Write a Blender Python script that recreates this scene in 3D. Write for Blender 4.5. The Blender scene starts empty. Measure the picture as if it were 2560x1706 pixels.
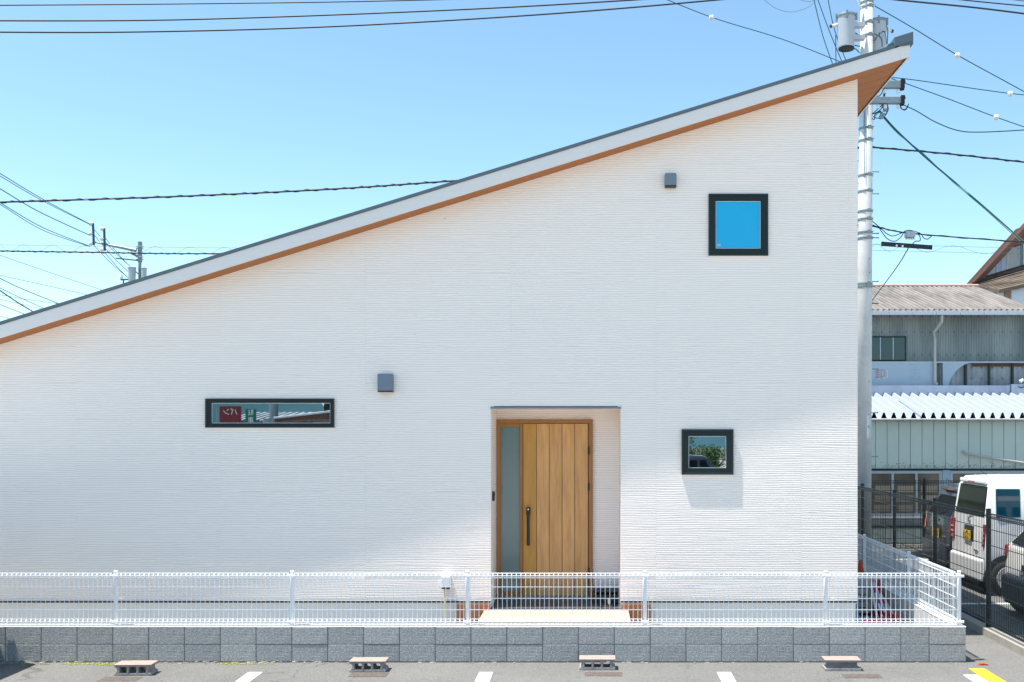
import bpy, math, random
from mathutils import Vector, Matrix
random.seed(7)
R = math.radians
S = bpy.context.scene
C = S.collection

# ------------------------------------------------------------------ camera, sky, sun, exposure
F, VX, VY, CZ = 2500.0, 1483.0, 1075.0, 2.62        # focal length in photo pixels, vanishing point, eye height
cam_d = bpy.data.cameras.new('camera'); cam = bpy.data.objects.new('camera', cam_d); C.objects.link(cam)
cam_d.sensor_width = 36.0; cam_d.lens = 36.0*F/2560
cam_d.shift_x = -(VX-1280)/2560; cam_d.shift_y = (VY-853)/2560
cam_d.clip_start = 0.1; cam_d.clip_end = 3000
cam.location = (0, 0, CZ); cam.rotation_euler = (R(90), 0, 0)
S.camera = cam
SUN = Vector((0.101, 0.0275, -0.345)).normalized()   # the way the sunlight travels
elev = math.asin(-SUN.z); az = math.atan2(-SUN.x, -SUN.y)
W = bpy.data.worlds.new('World'); S.world = W; W.use_nodes = True
nt = W.node_tree; bg = nt.nodes['Background']
sky = nt.nodes.new('ShaderNodeTexSky'); sky.sky_type = 'NISHITA'; sky.sun_disc = False
sky.sun_elevation = elev; sky.sun_rotation = az
sky.air_density = 1.0; sky.dust_density = 0.25; sky.ozone_density = 1.5; sky.altitude = 0
hs = nt.nodes.new('ShaderNodeMix'); hs.data_type = 'RGBA'; hs.blend_type = 'MULTIPLY'; hs.inputs[0].default_value = 1.0
hs.inputs[7].default_value = (0.88, 1.005, 0.95, 1)
nt.links.new(sky.outputs[0], hs.inputs[6]); nt.links.new(hs.outputs[2], bg.inputs[0])
bg.inputs[1].default_value = 0.15
sd = bpy.data.lights.new('sun', 'SUN'); sd.energy = 5.0; sd.angle = R(0.53); sd.color = (1.0, 0.945, 0.87)
so = bpy.data.objects.new('sun', sd); C.objects.link(so)
so.rotation_euler = SUN.to_track_quat('-Z', 'Y').to_euler(); so.location = (-20, -5, 60)
S.view_settings.view_transform = 'Standard'; S.view_settings.look = 'None'
S.view_settings.gamma = 1; S.view_settings.use_curve_mapping = False
S.view_settings.exposure = 0.74
S.render.engine = 'CYCLES'

def P(px, py, D):                                    # photo pixel at a known distance -> place in the world
    return Vector(((px-VX)*D/F, D, CZ+(VY-py)*D/F))

# ------------------------------------------------------------------ materials
M = {}
def rgb(h): return h if len(h) == 4 else (h[0], h[1], h[2], 1)
def mat(name, col, rough=0.6, metal=0.0, var=0.0, vscale=5.0, bump=0.0, bscale=60.0, col2=None, c2scale=3.0, c2lo=0.45, c2hi=0.65,
        stretch=None, rnd=0.0, emit=None, spec=0.5, coat=0.0, bdist=0.01):
    m = bpy.data.materials.new(name); m.use_nodes = True; t = m.node_tree; N, L = t.nodes, t.links
    b = N['Principled BSDF']
    b.inputs['Roughness'].default_value = rough; b.inputs['Metallic'].default_value = metal
    b.inputs['Specular IOR Level'].default_value = spec; b.inputs['Coat Weight'].default_value = coat
    b.inputs['Base Color'].default_value = rgb(col)
    tc = N.new('ShaderNodeTexCoord'); mp = N.new('ShaderNodeMapping'); L.new(tc.outputs['Object'], mp.inputs['Vector'])
    if stretch: mp.inputs['Scale'].default_value = stretch
    cur = None
    if col2 is not None:
        n = N.new('ShaderNodeTexNoise'); n.inputs['Scale'].default_value = c2scale; n.inputs['Detail'].default_value = 8; n.inputs['Roughness'].default_value = 0.65
        L.new(mp.outputs[0], n.inputs['Vector'])
        r = N.new('ShaderNodeMapRange'); r.inputs[1].default_value = c2lo; r.inputs[2].default_value = c2hi; L.new(n.outputs['Fac'], r.inputs[0])
        mx = N.new('ShaderNodeMix'); mx.data_type = 'RGBA'; mx.inputs[6].default_value = rgb(col); mx.inputs[7].default_value = rgb(col2)
        L.new(r.outputs[0], mx.inputs[0]); cur = mx.outputs[2]
    if var:
        n = N.new('ShaderNodeTexNoise'); n.inputs['Scale'].default_value = vscale; n.inputs['Detail'].default_value = 9; n.inputs['Roughness'].default_value = 0.7
        L.new(mp.outputs[0], n.inputs['Vector'])
        r = N.new('ShaderNodeMapRange'); r.inputs[1].default_value = 0.25; r.inputs[2].default_value = 0.75
        r.inputs[3].default_value = 1-var; r.inputs[4].default_value = 1+var; L.new(n.outputs['Fac'], r.inputs[0])
        mx = N.new('ShaderNodeVectorMath'); mx.operation = 'SCALE'
        if cur is None: mx.inputs[0].default_value = rgb(col)[:3]
        else: L.new(cur, mx.inputs[0])
        L.new(r.outputs[0], mx.inputs['Scale']); cur = mx.outputs[0]
    if rnd:
        oi = N.new('ShaderNodeObjectInfo'); r = N.new('ShaderNodeMapRange'); r.inputs[3].default_value = 1-rnd; r.inputs[4].default_value = 1+rnd
        L.new(oi.outputs['Random'], r.inputs[0]); mx = N.new('ShaderNodeVectorMath'); mx.operation = 'SCALE'
        if cur is None: mx.inputs[0].default_value = rgb(col)[:3]
        else: L.new(cur, mx.inputs[0])
        L.new(r.outputs[0], mx.inputs['Scale']); cur = mx.outputs[0]
    if cur is not None: L.new(cur, b.inputs['Base Color'])
    if bump:
        n = N.new('ShaderNodeTexNoise'); n.inputs['Scale'].default_value = bscale; n.inputs['Detail'].default_value = 5
        L.new(mp.outputs[0], n.inputs['Vector'])
        bp = N.new('ShaderNodeBump'); bp.inputs['Strength'].default_value = bump; bp.inputs['Distance'].default_value = bdist
        L.new(n.outputs['Fac'], bp.inputs['Height']); L.new(bp.outputs[0], b.inputs['Normal'])
    if emit: b.inputs['Emission Color'].default_value = rgb(emit[0]); b.inputs['Emission Strength'].default_value = emit[1]
    M[name] = m; return m

def math_node(t, op, a, b=None, c=None):
    n = t.nodes.new('ShaderNodeMath'); n.operation = op
    for i, v in enumerate((a, b, c)):
        if v is None: continue
        if isinstance(v, (int, float)): n.inputs[i].default_value = v
        else: t.links.new(v, n.inputs[i])
    return n.outputs[0]

def siding_material():
    m = mat('siding', (0.80, 0.79, 0.79), rough=0.75); t = m.node_tree; N, L = t.nodes, t.links
    b = N['Principled BSDF']; tc = N.new('ShaderNodeTexCoord'); sp = N.new('ShaderNodeSeparateXYZ'); L.new(tc.outputs['Object'], sp.inputs[0])
    h = math_node(t, 'ADD', sp.outputs[0], sp.outputs[1])
    col = math_node(t, 'FLOOR', math_node(t, 'DIVIDE', math_node(t, 'ADD', sp.outputs[0], 1.03), 1.815))
    shift = math_node(t, 'MULTIPLY', math_node(t, 'FRACT', math_node(t, 'MULTIPLY', col, 0.618)), 7.0)
    row = math_node(t, 'FLOOR', math_node(t, 'DIVIDE', math_node(t, 'SUBTRACT', sp.outputs[2], 0.48), 0.455))
    cv = N.new('ShaderNodeCombineXYZ')
    L.new(math_node(t, 'ADD', math_node(t, 'MULTIPLY', h, 1.1), math_node(t, 'ADD', shift, math_node(t, 'MULTIPLY', row, 3.7))), cv.inputs[0])
    L.new(math_node(t, 'MULTIPLY', sp.outputs[2], 7.0), cv.inputs[2])
    n1 = N.new('ShaderNodeTexNoise'); n1.inputs['Scale'].default_value = 1.0; n1.inputs['Detail'].default_value = 3; L.new(cv.outputs[0], n1.inputs['Vector'])
    ph = math_node(t, 'ADD', math_node(t, 'MULTIPLY', sp.outputs[2], math.pi/0.0275), math_node(t, 'MULTIPLY', n1.outputs['Fac'], 6.0))
    sn = math_node(t, 'POWER', math_node(t, 'ABSOLUTE', math_node(t, 'SINE', ph)), 0.6)
    cv2 = N.new('ShaderNodeCombineXYZ')
    L.new(math_node(t, 'MULTIPLY', h, 2.2), cv2.inputs[0]); L.new(math_node(t, 'MULTIPLY', sp.outputs[2], 45.0), cv2.inputs[2]); L.new(shift, cv2.inputs[1])
    n2 = N.new('ShaderNodeTexNoise'); n2.inputs['Scale'].default_value = 1.0; n2.inputs['Detail'].default_value = 2; L.new(cv2.outputs[0], n2.inputs['Vector'])
    n3 = N.new('ShaderNodeTexNoise'); n3.inputs['Scale'].default_value = 220.0; L.new(tc.outputs['Object'], n3.inputs['Vector'])
    hh = math_node(t, 'ADD', math_node(t, 'MULTIPLY', sn, math_node(t, 'ADD', math_node(t, 'MULTIPLY', n2.outputs['Fac'], 0.9), 0.45)), math_node(t, 'MULTIPLY', n3.outputs['Fac'], 0.12))
    bp = N.new('ShaderNodeBump'); bp.inputs['Strength'].default_value = 0.75; bp.inputs['Distance'].default_value = 0.0035
    L.new(hh, bp.inputs['Height']); L.new(bp.outputs[0], b.inputs['Normal'])
    # base colour is darker in the grooves
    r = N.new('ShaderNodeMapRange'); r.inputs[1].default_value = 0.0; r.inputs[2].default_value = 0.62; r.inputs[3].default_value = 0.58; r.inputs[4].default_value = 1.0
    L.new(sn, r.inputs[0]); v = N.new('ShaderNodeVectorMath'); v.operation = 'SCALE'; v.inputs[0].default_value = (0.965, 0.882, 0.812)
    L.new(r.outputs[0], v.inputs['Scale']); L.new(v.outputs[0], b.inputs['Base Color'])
siding_material()

mat('white_trim', (0.80, 0.80, 0.82), 0.5, var=0.02)
mat('barge', (0.74, 0.72, 0.70), 0.5, var=0.03, vscale=3, bump=0.25, bscale=14, stretch=(0.3, 1, 14))
mat('soffit', (0.40, 0.135, 0.022), 0.55, var=0.12, vscale=9, stretch=(0.6, 12, 6))
mat('roof_metal', (0.085, 0.125, 0.15), 0.45, metal=0.2, var=0.06)
mat('frame_dark', (0.006, 0.012, 0.012), 0.35)
mat('frame_dark2', (0.008, 0.020, 0.021), 0.5, spec=0.3)
mat('vent_grey', (0.16, 0.21, 0.27), 0.45, metal=0.1, var=0.03)
mat('black_plastic', (0.012, 0.012, 0.013), 0.4)
mat('pane_mirror', (0.50, 0.56, 0.60), 0.01, metal=1.0)
mat('pane_painted_sky', (0.0, 0.42, 0.74), 0.05, var=0.03, vscale=2)  # film tint and the reflected blue sky, both put into the base colour
mat('pane_teal', (0.15, 0.23, 0.23), 0.10, var=0.12, vscale=1.5)
mat('pane_dark', (0.02, 0.035, 0.04), 0.06)
mat('spacer_white', (0.75, 0.8, 0.85), 0.4)
def wood(name, col, col2, sc, rough=0.5, rnd=0.06):
    return mat(name, col, rough, col2=col2, c2scale=2.2, c2lo=0.35, c2hi=0.7, stretch=sc, rnd=rnd, bump=0.08, bscale=4)
wood('door_wood', (0.72, 0.385, 0.14), (0.52, 0.26, 0.085), (9, 9, 0.9))
wood('door_gold', (0.60, 0.31, 0.055), (0.50, 0.24, 0.045), (9, 9, 0.9))
wood('door_frame_wood', (0.42, 0.18, 0.042), (0.31, 0.125, 0.03), (14, 14, 1))
wood('plywood_pale', (0.54, 0.40, 0.325), (0.48, 0.34, 0.26), (1.5, 10, 10), 0.7)
wood('plywood_orange', (0.44, 0.19, 0.075), (0.33, 0.13, 0.05), (10, 10, 1), 0.7)
mat('foundation', (0.80, 0.80, 0.77), 0.85, var=0.06, vscale=2, bump=0.2, bscale=50)
mat('tile_dark', (0.075, 0.078, 0.082), 0.6, var=0.15, vscale=6, rnd=0.12, bump=0.2, bscale=30)
mat('block', (0.385, 0.385, 0.375), 0.95, col2=(0.30, 0.30, 0.295), c2scale=5, c2lo=0.45, c2hi=0.75, var=0.62, vscale=42, rnd=0.09, bump=0.9, bscale=70, bdist=0.014)
mat('mortar', (0.20, 0.205, 0.205), 0.95, var=0.2, vscale=20, bump=0.4, bscale=90)
mat('cap_mortar_lit', (0.70, 0.70, 0.68), 0.9, var=0.08, vscale=12, bump=0.4, bscale=60)  # sunlit white of the wall tops is put into this colour
mat('render_pale', (0.50, 0.49, 0.47), 0.9, var=0.07, vscale=4, bump=0.2, bscale=50)
mat('fence_white', (0.86, 0.87, 0.88), 0.35)
mat('fence_black', (0.012, 0.018, 0.018), 0.35)
mat('cblock', (0.36, 0.33, 0.31), 0.95, col2=(0.24, 0.22, 0.21), c2scale=10, var=0.2, vscale=60, bump=0.8, bscale=70)
mat('cblock_top', (0.42, 0.30, 0.26), 0.95, col2=(0.33, 0.26, 0.235), c2scale=9, var=0.15, vscale=60, bump=0.5, bscale=80)
mat('pink_mark', (0.62, 0.27, 0.29), 0.95, col2=(0.50, 0.34, 0.31), c2scale=30)
mat('rust_patch', (0.115, 0.088, 0.076), 0.95, col2=(0.16, 0.14, 0.13), c2scale=22, c2lo=0.5, c2hi=0.65, var=0.25, vscale=80)
mat('paint_white', (0.78, 0.78, 0.76), 0.7, col2=(0.55, 0.55, 0.53), c2scale=26, c2lo=0.60, c2hi=0.72, var=0.05, vscale=60)
mat('paint_yellow', (0.85, 0.50, 0.02), 0.7, col2=(0.75, 0.48, 0.08), c2scale=26, c2lo=0.58, c2hi=0.7)
mat('curb', (0.34, 0.32, 0.28), 0.9, var=0.18, vscale=9, bump=0.3, bscale=60)
mat('yard_soil', (0.30, 0.28, 0.25), 0.95, var=0.3, vscale=25, bump=0.6, bscale=40)
mat('pole_concrete', (0.74, 0.73, 0.71), 0.8, col2=(0.60, 0.61, 0.61), c2scale=2.0, var=0.06, vscale=12, bump=0.1, bscale=40)
mat('pole_stain', (0.16, 0.24, 0.30), 0.8, var=0.2, vscale=8)
mat('galv', (0.24, 0.29, 0.31), 0.5, metal=0.4, var=0.15, vscale=10)
mat('transformer', (0.46, 0.49, 0.53), 0.4, var=0.03)
mat('porcelain', (0.80, 0.78, 0.76), 0.2)
mat('wire_black', (0.012, 0.018, 0.028), 0.5)
mat('wire_teal', (0.01, 0.075, 0.09), 0.45)
mat('wire_blue', (0.02, 0.08, 0.13), 0.5)
mat('wire_grey', (0.12, 0.17, 0.22), 0.5)
mat('wire_green', (0.05, 0.32, 0.26), 0.5)
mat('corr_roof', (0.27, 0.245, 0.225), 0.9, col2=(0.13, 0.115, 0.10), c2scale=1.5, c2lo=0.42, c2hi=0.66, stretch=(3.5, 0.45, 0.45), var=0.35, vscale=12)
mat('corr_wall', (0.30, 0.33, 0.31), 0.8, col2=(0.15, 0.18, 0.17), c2scale=1.0, c2lo=0.4, c2hi=0.7, stretch=(2.2, 1, 0.35), var=0.15, vscale=8)
mat('corr_pale', (0.42, 0.44, 0.45), 0.8, col2=(0.30, 0.32, 0.33), c2scale=1.4, var=0.1, vscale=9)
mat('fold_roof', (0.42, 0.47, 0.54), 0.45, var=0.05, vscale=3)
mat('gutter', (0.52, 0.56, 0.60), 0.5, var=0.07)
mat('sign_blue', (0.40, 0.49, 0.56), 0.6, var=0.05, vscale=3)
mat('faded_red', (0.42, 0.26, 0.26), 0.8); mat('faded_pale', (0.62, 0.62, 0.62), 0.8); mat('ghost', (0.36, 0.44, 0.51), 0.8)
mat('parapet', (0.54, 0.56, 0.64), 0.7, col2=(0.42, 0.45, 0.54), c2scale=3, stretch=(1, 1, 0.4), var=0.04)
mat('panel_green', (0.60, 0.66, 0.58), 0.6, var=0.04, vscale=1.5, rnd=0.03)
mat('grime', (0.18, 0.23, 0.23), 0.9, var=0.4, vscale=30)
mat('paper_brown', (0.16, 0.13, 0.10), 0.9, col2=(0.26, 0.21, 0.16), c2scale=1.5, var=0.1)
mat('carton', (0.34, 0.27, 0.19), 0.9, rnd=0.25)
mat('brown_wall', (0.33, 0.17, 0.125), 0.8, var=0.05)
mat('brown_dark', (0.10, 0.055, 0.04), 0.8)
mat('shingle', (0.15, 0.115, 0.085), 0.95, col2=(0.09, 0.07, 0.055), c2scale=1.0, c2lo=0.45, c2hi=0.6, stretch=(0.9, 1, 5), var=0.25, vscale=3)
mat('white_wall', (0.72, 0.74, 0.78), 0.8)
mat('cone_orange', (0.55, 0.07, 0.015), 0.5)
mat('cone_red', (0.45, 0.02, 0.03), 0.5)
mat('sheet_white', (0.62, 0.66, 0.70), 0.6, var=0.06, vscale=6)
mat('beige_box', (0.50, 0.48, 0.44), 0.5, var=0.03)
mat('conduit', (0.62, 0.53, 0.38), 0.5)
mat('metal_bright', (0.6, 0.6, 0.6), 0.25, metal=1.0)
mat('tyre', (0.018, 0.018, 0.018), 0.85)
mat('rim', (0.62, 0.62, 0.62), 0.3, metal=0.6)
mat('car_white', (0.86, 0.84, 0.82), 0.3, coat=0.5)
mat('car_dark', (0.030, 0.030, 0.038), 0.25, coat=0.8)
mat('car_silver', (0.80, 0.77, 0.73), 0.3, coat=0.5)
mat('car_grey', (0.055, 0.055, 0.058), 0.45)
mat('car_glass', (0.010, 0.014, 0.014), 0.10, spec=0.12)
mat('car_glass_blue', (0.005, 0.055, 0.085), 0.05, coat=0.5)
mat('lamp_red', (0.36, 0.006, 0.012), 0.15, coat=1.0)
mat('lamp_clear', (0.65, 0.68, 0.70), 0.15, coat=1.0)
mat('plate_yellow', (0.85, 0.56, 0.0), 0.5); mat('plate_white', (0.75, 0.75, 0.75), 0.5); mat('ink', (0.02, 0.02, 0.02), 0.6)
mat('leaf', (0.06, 0.13, 0.025), 0.6, rnd=0.0, var=0.5, vscale=2.5)
mat('weed', (0.28, 0.30, 0.04), 0.8, var=0.3, vscale=20)
mat('bark', (0.10, 0.07, 0.05), 0.9)
mat('hill_green', (0.03, 0.10, 0.12), 0.95, var=0.3, vscale=0.05)
mat('red_cloth', (0.20, 0.03, 0.032), 0.8); mat('green_sign', (0.0, 0.14, 0.08), 0.6)
mat('pane_brown', (0.13, 0.105, 0.08), 0.12, col2=(.20, .165, .12), c2scale=1.3); mat('pane_teal2', (0.03, 0.07, 0.075), 0.08); mat('ridge_pink', (0.45, 0.30, 0.26), 0.9, var=.2)
mat('house_cream', (0.20, 0.17, 0.15), 0.8); mat('tile_roof', (0.06, 0.06, 0.065), 0.95, spec=0.1)

mat('bounce_concrete', (0.50, 0.45, 0.39), 0.9, var=0.1, vscale=2)  # pale warm tone chosen to bounce sunlight up the house wall
def asphalt():
    m = mat('asphalt', (0.25, 0.245, 0.235), 0.95); t = m.node_tree; N, L = t.nodes, t.links; b = N['Principled BSDF']
    tc = N.new('ShaderNodeTexCoord')
    vo = N.new('ShaderNodeTexVoronoi'); vo.inputs['Scale'].default_value = 95; L.new(tc.outputs['Object'], vo.inputs['Vector'])
    n1 = N.new('ShaderNodeTexNoise'); n1.inputs['Scale'].default_value = 0.9; n1.inputs['Detail'].default_value = 8; L.new(tc.outputs['Object'], n1.inputs['Vector'])
    n2 = N.new('ShaderNodeTexNoise'); n2.inputs['Scale'].default_value = 60; n2.inputs['Detail'].default_value = 4; L.new(tc.outputs['Object'], n2.inputs['Vector'])
    sp = N.new('ShaderNodeSeparateColor'); L.new(vo.outputs['Color'], sp.inputs[0])
    a = math_node(t, 'ADD', math_node(t, 'MULTIPLY', sp.outputs[0], 0.42), math_node(t, 'MULTIPLY', n1.outputs['Fac'], 0.55))
    a = math_node(t, 'ADD', a, math_node(t, 'MULTIPLY', n2.outputs['Fac'], 0.65))
    a = math_node(t, 'ADD', a, 0.20)
    n4 = N.new('ShaderNodeTexNoise'); n4.inputs['Scale'].default_value = 3.2; n4.inputs['Detail'].default_value = 5; L.new(tc.outputs['Object'], n4.inputs['Vector'])
    mr = N.new('ShaderNodeMapRange'); mr.inputs[1].default_value = 0.62; mr.inputs[2].default_value = 0.74; mr.inputs[3].default_value = 1.0; mr.inputs[4].default_value = 0.78
    L.new(n4.outputs['Fac'], mr.inputs[0])
    v2 = N.new('ShaderNodeTexVoronoi'); v2.feature = 'DISTANCE_TO_EDGE'; v2.inputs['Scale'].default_value = 0.55
    dn = N.new('ShaderNodeTexNoise'); dn.inputs['Scale'].default_value = 2.5; dn.inputs['Detail'].default_value = 6; L.new(tc.outputs['Object'], dn.inputs['Vector'])
    av = N.new('ShaderNodeVectorMath'); av.operation = 'MULTIPLY_ADD'; av.inputs[1].default_value = (.9, .9, 0); L.new(dn.outputs['Color'], av.inputs[0]); L.new(tc.outputs['Object'], av.inputs[2])
    L.new(av.outputs[0], v2.inputs['Vector'])
    cr = N.new('ShaderNodeMapRange'); cr.inputs[1].default_value = 0.0; cr.inputs[2].default_value = 0.005; cr.inputs[3].default_value = 0.62; cr.inputs[4].default_value = 1.0
    L.new(v2.outputs['Distance'], cr.inputs[0])
    a = math_node(t, 'MULTIPLY', a, math_node(t, 'MULTIPLY', mr.outputs[0], cr.outputs[0]))
    v = N.new('ShaderNodeVectorMath'); v.operation = 'SCALE'; v.inputs[0].default_value = (0.172, 0.169, 0.158)
    L.new(a, v.inputs['Scale']); L.new(v.outputs[0], b.inputs['Base Color'])
    bp = N.new('ShaderNodeBump'); bp.inputs['Strength'].default_value = 0.6; bp.inputs['Distance'].default_value = 0.01
    L.new(math_node(t, 'ADD', vo.outputs['Distance'], n2.outputs['Fac']), bp.inputs['Height']); L.new(bp.outputs[0], b.inputs['Normal'])
asphalt()

def mat_stripes(name, c1, c2, per, axis=0):
    m = mat(name, c1, 0.5); t = m.node_tree; tc = t.nodes.new('ShaderNodeTexCoord'); sp = t.nodes.new('ShaderNodeSeparateXYZ')
    t.links.new(tc.outputs['Generated'], sp.inputs[0])
    f = math_node(t, 'GREATER_THAN', math_node(t, 'FRACT', math_node(t, 'MULTIPLY', sp.outputs[axis], per)), 0.5)
    mx = t.nodes.new('ShaderNodeMix'); mx.data_type = 'RGBA'; mx.inputs[6].default_value = rgb(c1); mx.inputs[7].default_value = rgb(c2)
    t.links.new(f, mx.inputs[0]); t.links.new(mx.outputs[2], t.nodes['Principled BSDF'].inputs['Base Color'])
mat_stripes('bar_stripe', (0.7, 0.72, 0.75), (0.55, 0.03, 0.03), 5, 1)

M['car_glass'].node_tree.nodes['Principled BSDF'].inputs['IOR'].default_value = 1.18
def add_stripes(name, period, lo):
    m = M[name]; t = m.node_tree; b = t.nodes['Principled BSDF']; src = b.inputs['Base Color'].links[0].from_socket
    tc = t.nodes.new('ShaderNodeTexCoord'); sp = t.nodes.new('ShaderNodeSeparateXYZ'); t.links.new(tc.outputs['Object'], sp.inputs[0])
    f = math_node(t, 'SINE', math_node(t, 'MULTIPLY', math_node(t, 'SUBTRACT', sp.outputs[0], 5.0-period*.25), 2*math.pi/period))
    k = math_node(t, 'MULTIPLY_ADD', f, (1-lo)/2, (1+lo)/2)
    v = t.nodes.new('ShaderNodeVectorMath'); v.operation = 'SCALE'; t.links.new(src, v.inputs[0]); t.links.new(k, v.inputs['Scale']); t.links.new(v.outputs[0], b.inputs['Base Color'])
add_stripes('corr_roof', .14, .45)                   # base colour darkens into the valleys

# ------------------------------------------------------------------ mesh helpers
class MB:
    def __init__(s): s.v = []; s.f = []
    def add(s, vs, fs):
        o = len(s.v); s.v += [tuple(v) for v in vs]; s.f += [tuple(i+o for i in f) for f in fs]; return s
    def box(s, x0, x1, y0, y1, z0, z1):
        return s.add([(x0,y0,z0),(x1,y0,z0),(x1,y1,z0),(x0,y1,z0),(x0,y0,z1),(x1,y0,z1),(x1,y1,z1),(x0,y1,z1)],
              [(0,3,2,1),(4,5,6,7),(0,1,5,4),(1,2,6,5),(2,3,7,6),(3,0,4,7)])
    def prism(s, poly, y0, y1):                      # polygon in x,z pushed along y; counter-clockwise seen from -y
        n = len(poly); vs = [(x, y0, z) for x, z in poly]+[(x, y1, z) for x, z in poly]
        return s.add(vs, [tuple(range(n)), tuple(range(2*n-1, n-1, -1))]+[(i, i+n, (i+1) % n+n, (i+1) % n) for i in range(n)])
    def prism_skew(s, poly, y0, y1, k):               # the same, drifting sideways as it goes back
        n = len(poly); vs = [(x, y0, z) for x, z in poly]+[(x+(y1-y0)*k, y1, z) for x, z in poly]
        return s.add(vs, [tuple(range(n)), tuple(range(2*n-1, n-1, -1))]+[(i, i+n, (i+1) % n+n, (i+1) % n) for i in range(n)])
    def prismx(s, poly, x0, x1):                     # polygon in y,z pushed along x
        n = len(poly); vs = [(x0, y, z) for y, z in poly]+[(x1, y, z) for y, z in poly]
        return s.add(vs, [tuple(range(n-1, -1, -1)), tuple(range(n, 2*n))]+[(i, (i+1) % n, (i+1) % n+n, i+n) for i in range(n)])
    def tube(s, pts, r, n=6, cap=True):
        pts = [Vector(p) for p in pts]; rs = r if isinstance(r, (list, tuple)) else [r]*len(pts)
        o = len(s.v); up = None
        for i, p in enumerate(pts):
            d = (pts[min(i+1, len(pts)-1)]-pts[max(i-1, 0)]).normalized()
            if up is None: up = Vector((0,0,1)) if abs(d.z) < 0.9 else Vector((1,0,0))
            a = d.cross(up).normalized(); b = a.cross(d).normalized(); up = b
            for k in range(n):
                t = 2*math.pi*(k+0.5)/n; s.v.append(tuple(p+(a*math.cos(t)+b*math.sin(t))*rs[i]))
        for i in range(len(pts)-1):
            for k in range(n):
                s.f.append((o+i*n+k, o+i*n+(k+1) % n, o+(i+1)*n+(k+1) % n, o+(i+1)*n+k))
        if cap: s.f.append(tuple(o+k for k in range(n-1, -1, -1))); s.f.append(tuple(o+(len(pts)-1)*n+k for k in range(n)))
        return s
    def lathe(s, c, prof, n=20, axis='z'):           # prof: (radius, offset along axis)
        o = len(s.v); c = Vector(c)
        for r, h in prof:
            for k in range(n):
                t = 2*math.pi*k/n; u, w = r*math.cos(t), r*math.sin(t)
                s.v.append(tuple(c+(Vector((u, w, h)) if axis == 'z' else Vector((u, h, w)) if axis == 'y' else Vector((h, u, w)))))
        for i in range(len(prof)-1):
            for k in range(n): s.f.append((o+i*n+k, o+i*n+(k+1) % n, o+(i+1)*n+(k+1) % n, o+(i+1)*n+k))
        s.f.append(tuple(o+k for k in range(n-1, -1, -1))); s.f.append(tuple(o+(len(prof)-1)*n+k for k in range(n)))
        return s
    def ring(s, x0, x1, z0, z1, w, y0, y1):          # rectangular frame in the x,z plane
        s.box(x0, x1, y0, y1, z1-w, z1); s.box(x0, x1, y0, y1, z0, z0+w)
        s.box(x0, x0+w, y0, y1, z0+w, z1-w); return s.box(x1-w, x1, y0, y1, z0+w, z1-w)

def obj(name, mb, m, parent=None, smooth=False, bevel=0.0, seg=2, label=None):
    me = bpy.data.meshes.new(name); me.from_pydata(mb.v, [], mb.f); me.update()
    if M[m] : me.materials.append(M[m])
    if smooth:
        for p in me.polygons: p.use_smooth = len(p.vertices) <= 4
    o = bpy.data.objects.new(name, me); C.objects.link(o)
    if bevel:
        b = o.modifiers.new('bevel', 'BEVEL'); b.width = bevel; b.segments = seg; b.limit_method = 'ANGLE'; b.angle_limit = R(35)
    if parent is not None:
        o.parent = parent
        if parent.get('_w'): o.matrix_parent_inverse = Matrix.Translation(parent.location).inverted()
    if label: o['label'] = label
    return o
def fixn(o):                                         # outward normals
    import bmesh
    b = bmesh.new(); b.from_mesh(o.data); bmesh.ops.recalc_face_normals(b, faces=b.faces); b.to_mesh(o.data); b.free(); return o
def tag(o, label, cat, group=None):
    o['label'] = label; o['category'] = cat
    if group: o['group'] = group
    return o
def thing(name, label, cat, loc=(0,0,0), rz=0.0, group=None, world=True):   # world: its parts are given in world coordinates
    o = bpy.data.objects.new(name, None); C.objects.link(o); o.location = loc; o.rotation_euler = (0,0,rz); o.empty_display_size = 0.2
    if world: o['_w'] = 1
    return tag(o, label, cat, group)
def struct(name, mb, m, **k):
    o = obj(name, mb, m, **k); o['kind'] = 'structure'; return o
def copy_tree(root, **kw):
    def rec(o, par):
        c = o.copy(); C.objects.link(c); c.parent = par; c.matrix_parent_inverse = o.matrix_parent_inverse.copy()
        for ch in [q for q in allobj if q.parent == o]: rec(ch, c)
        return c
    allobj = list(bpy.data.objects); return rec(root, None)
def text(name, body, size, loc, rot, m, parent, depth=0.001):
    cu = bpy.data.curves.new(name, 'FONT'); cu.body = body; cu.size = size; cu.align_x = 'CENTER'; cu.align_y = 'CENTER'; cu.extrude = depth
    t = bpy.data.objects.new(name+'_src', cu); C.objects.link(t)
    me = bpy.data.meshes.new_from_object(t.evaluated_get(bpy.context.evaluated_depsgraph_get()))
    bpy.data.objects.remove(t); me.materials.clear(); me.materials.append(M[m])
    o = bpy.data.objects.new(name, me); C.objects.link(o); o.parent = parent
    if parent is not None and parent.get('_w'): o.matrix_parent_inverse = Matrix.Translation(parent.location).inverted()
    o.location = loc; o.rotation_euler = rot; return o

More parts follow.
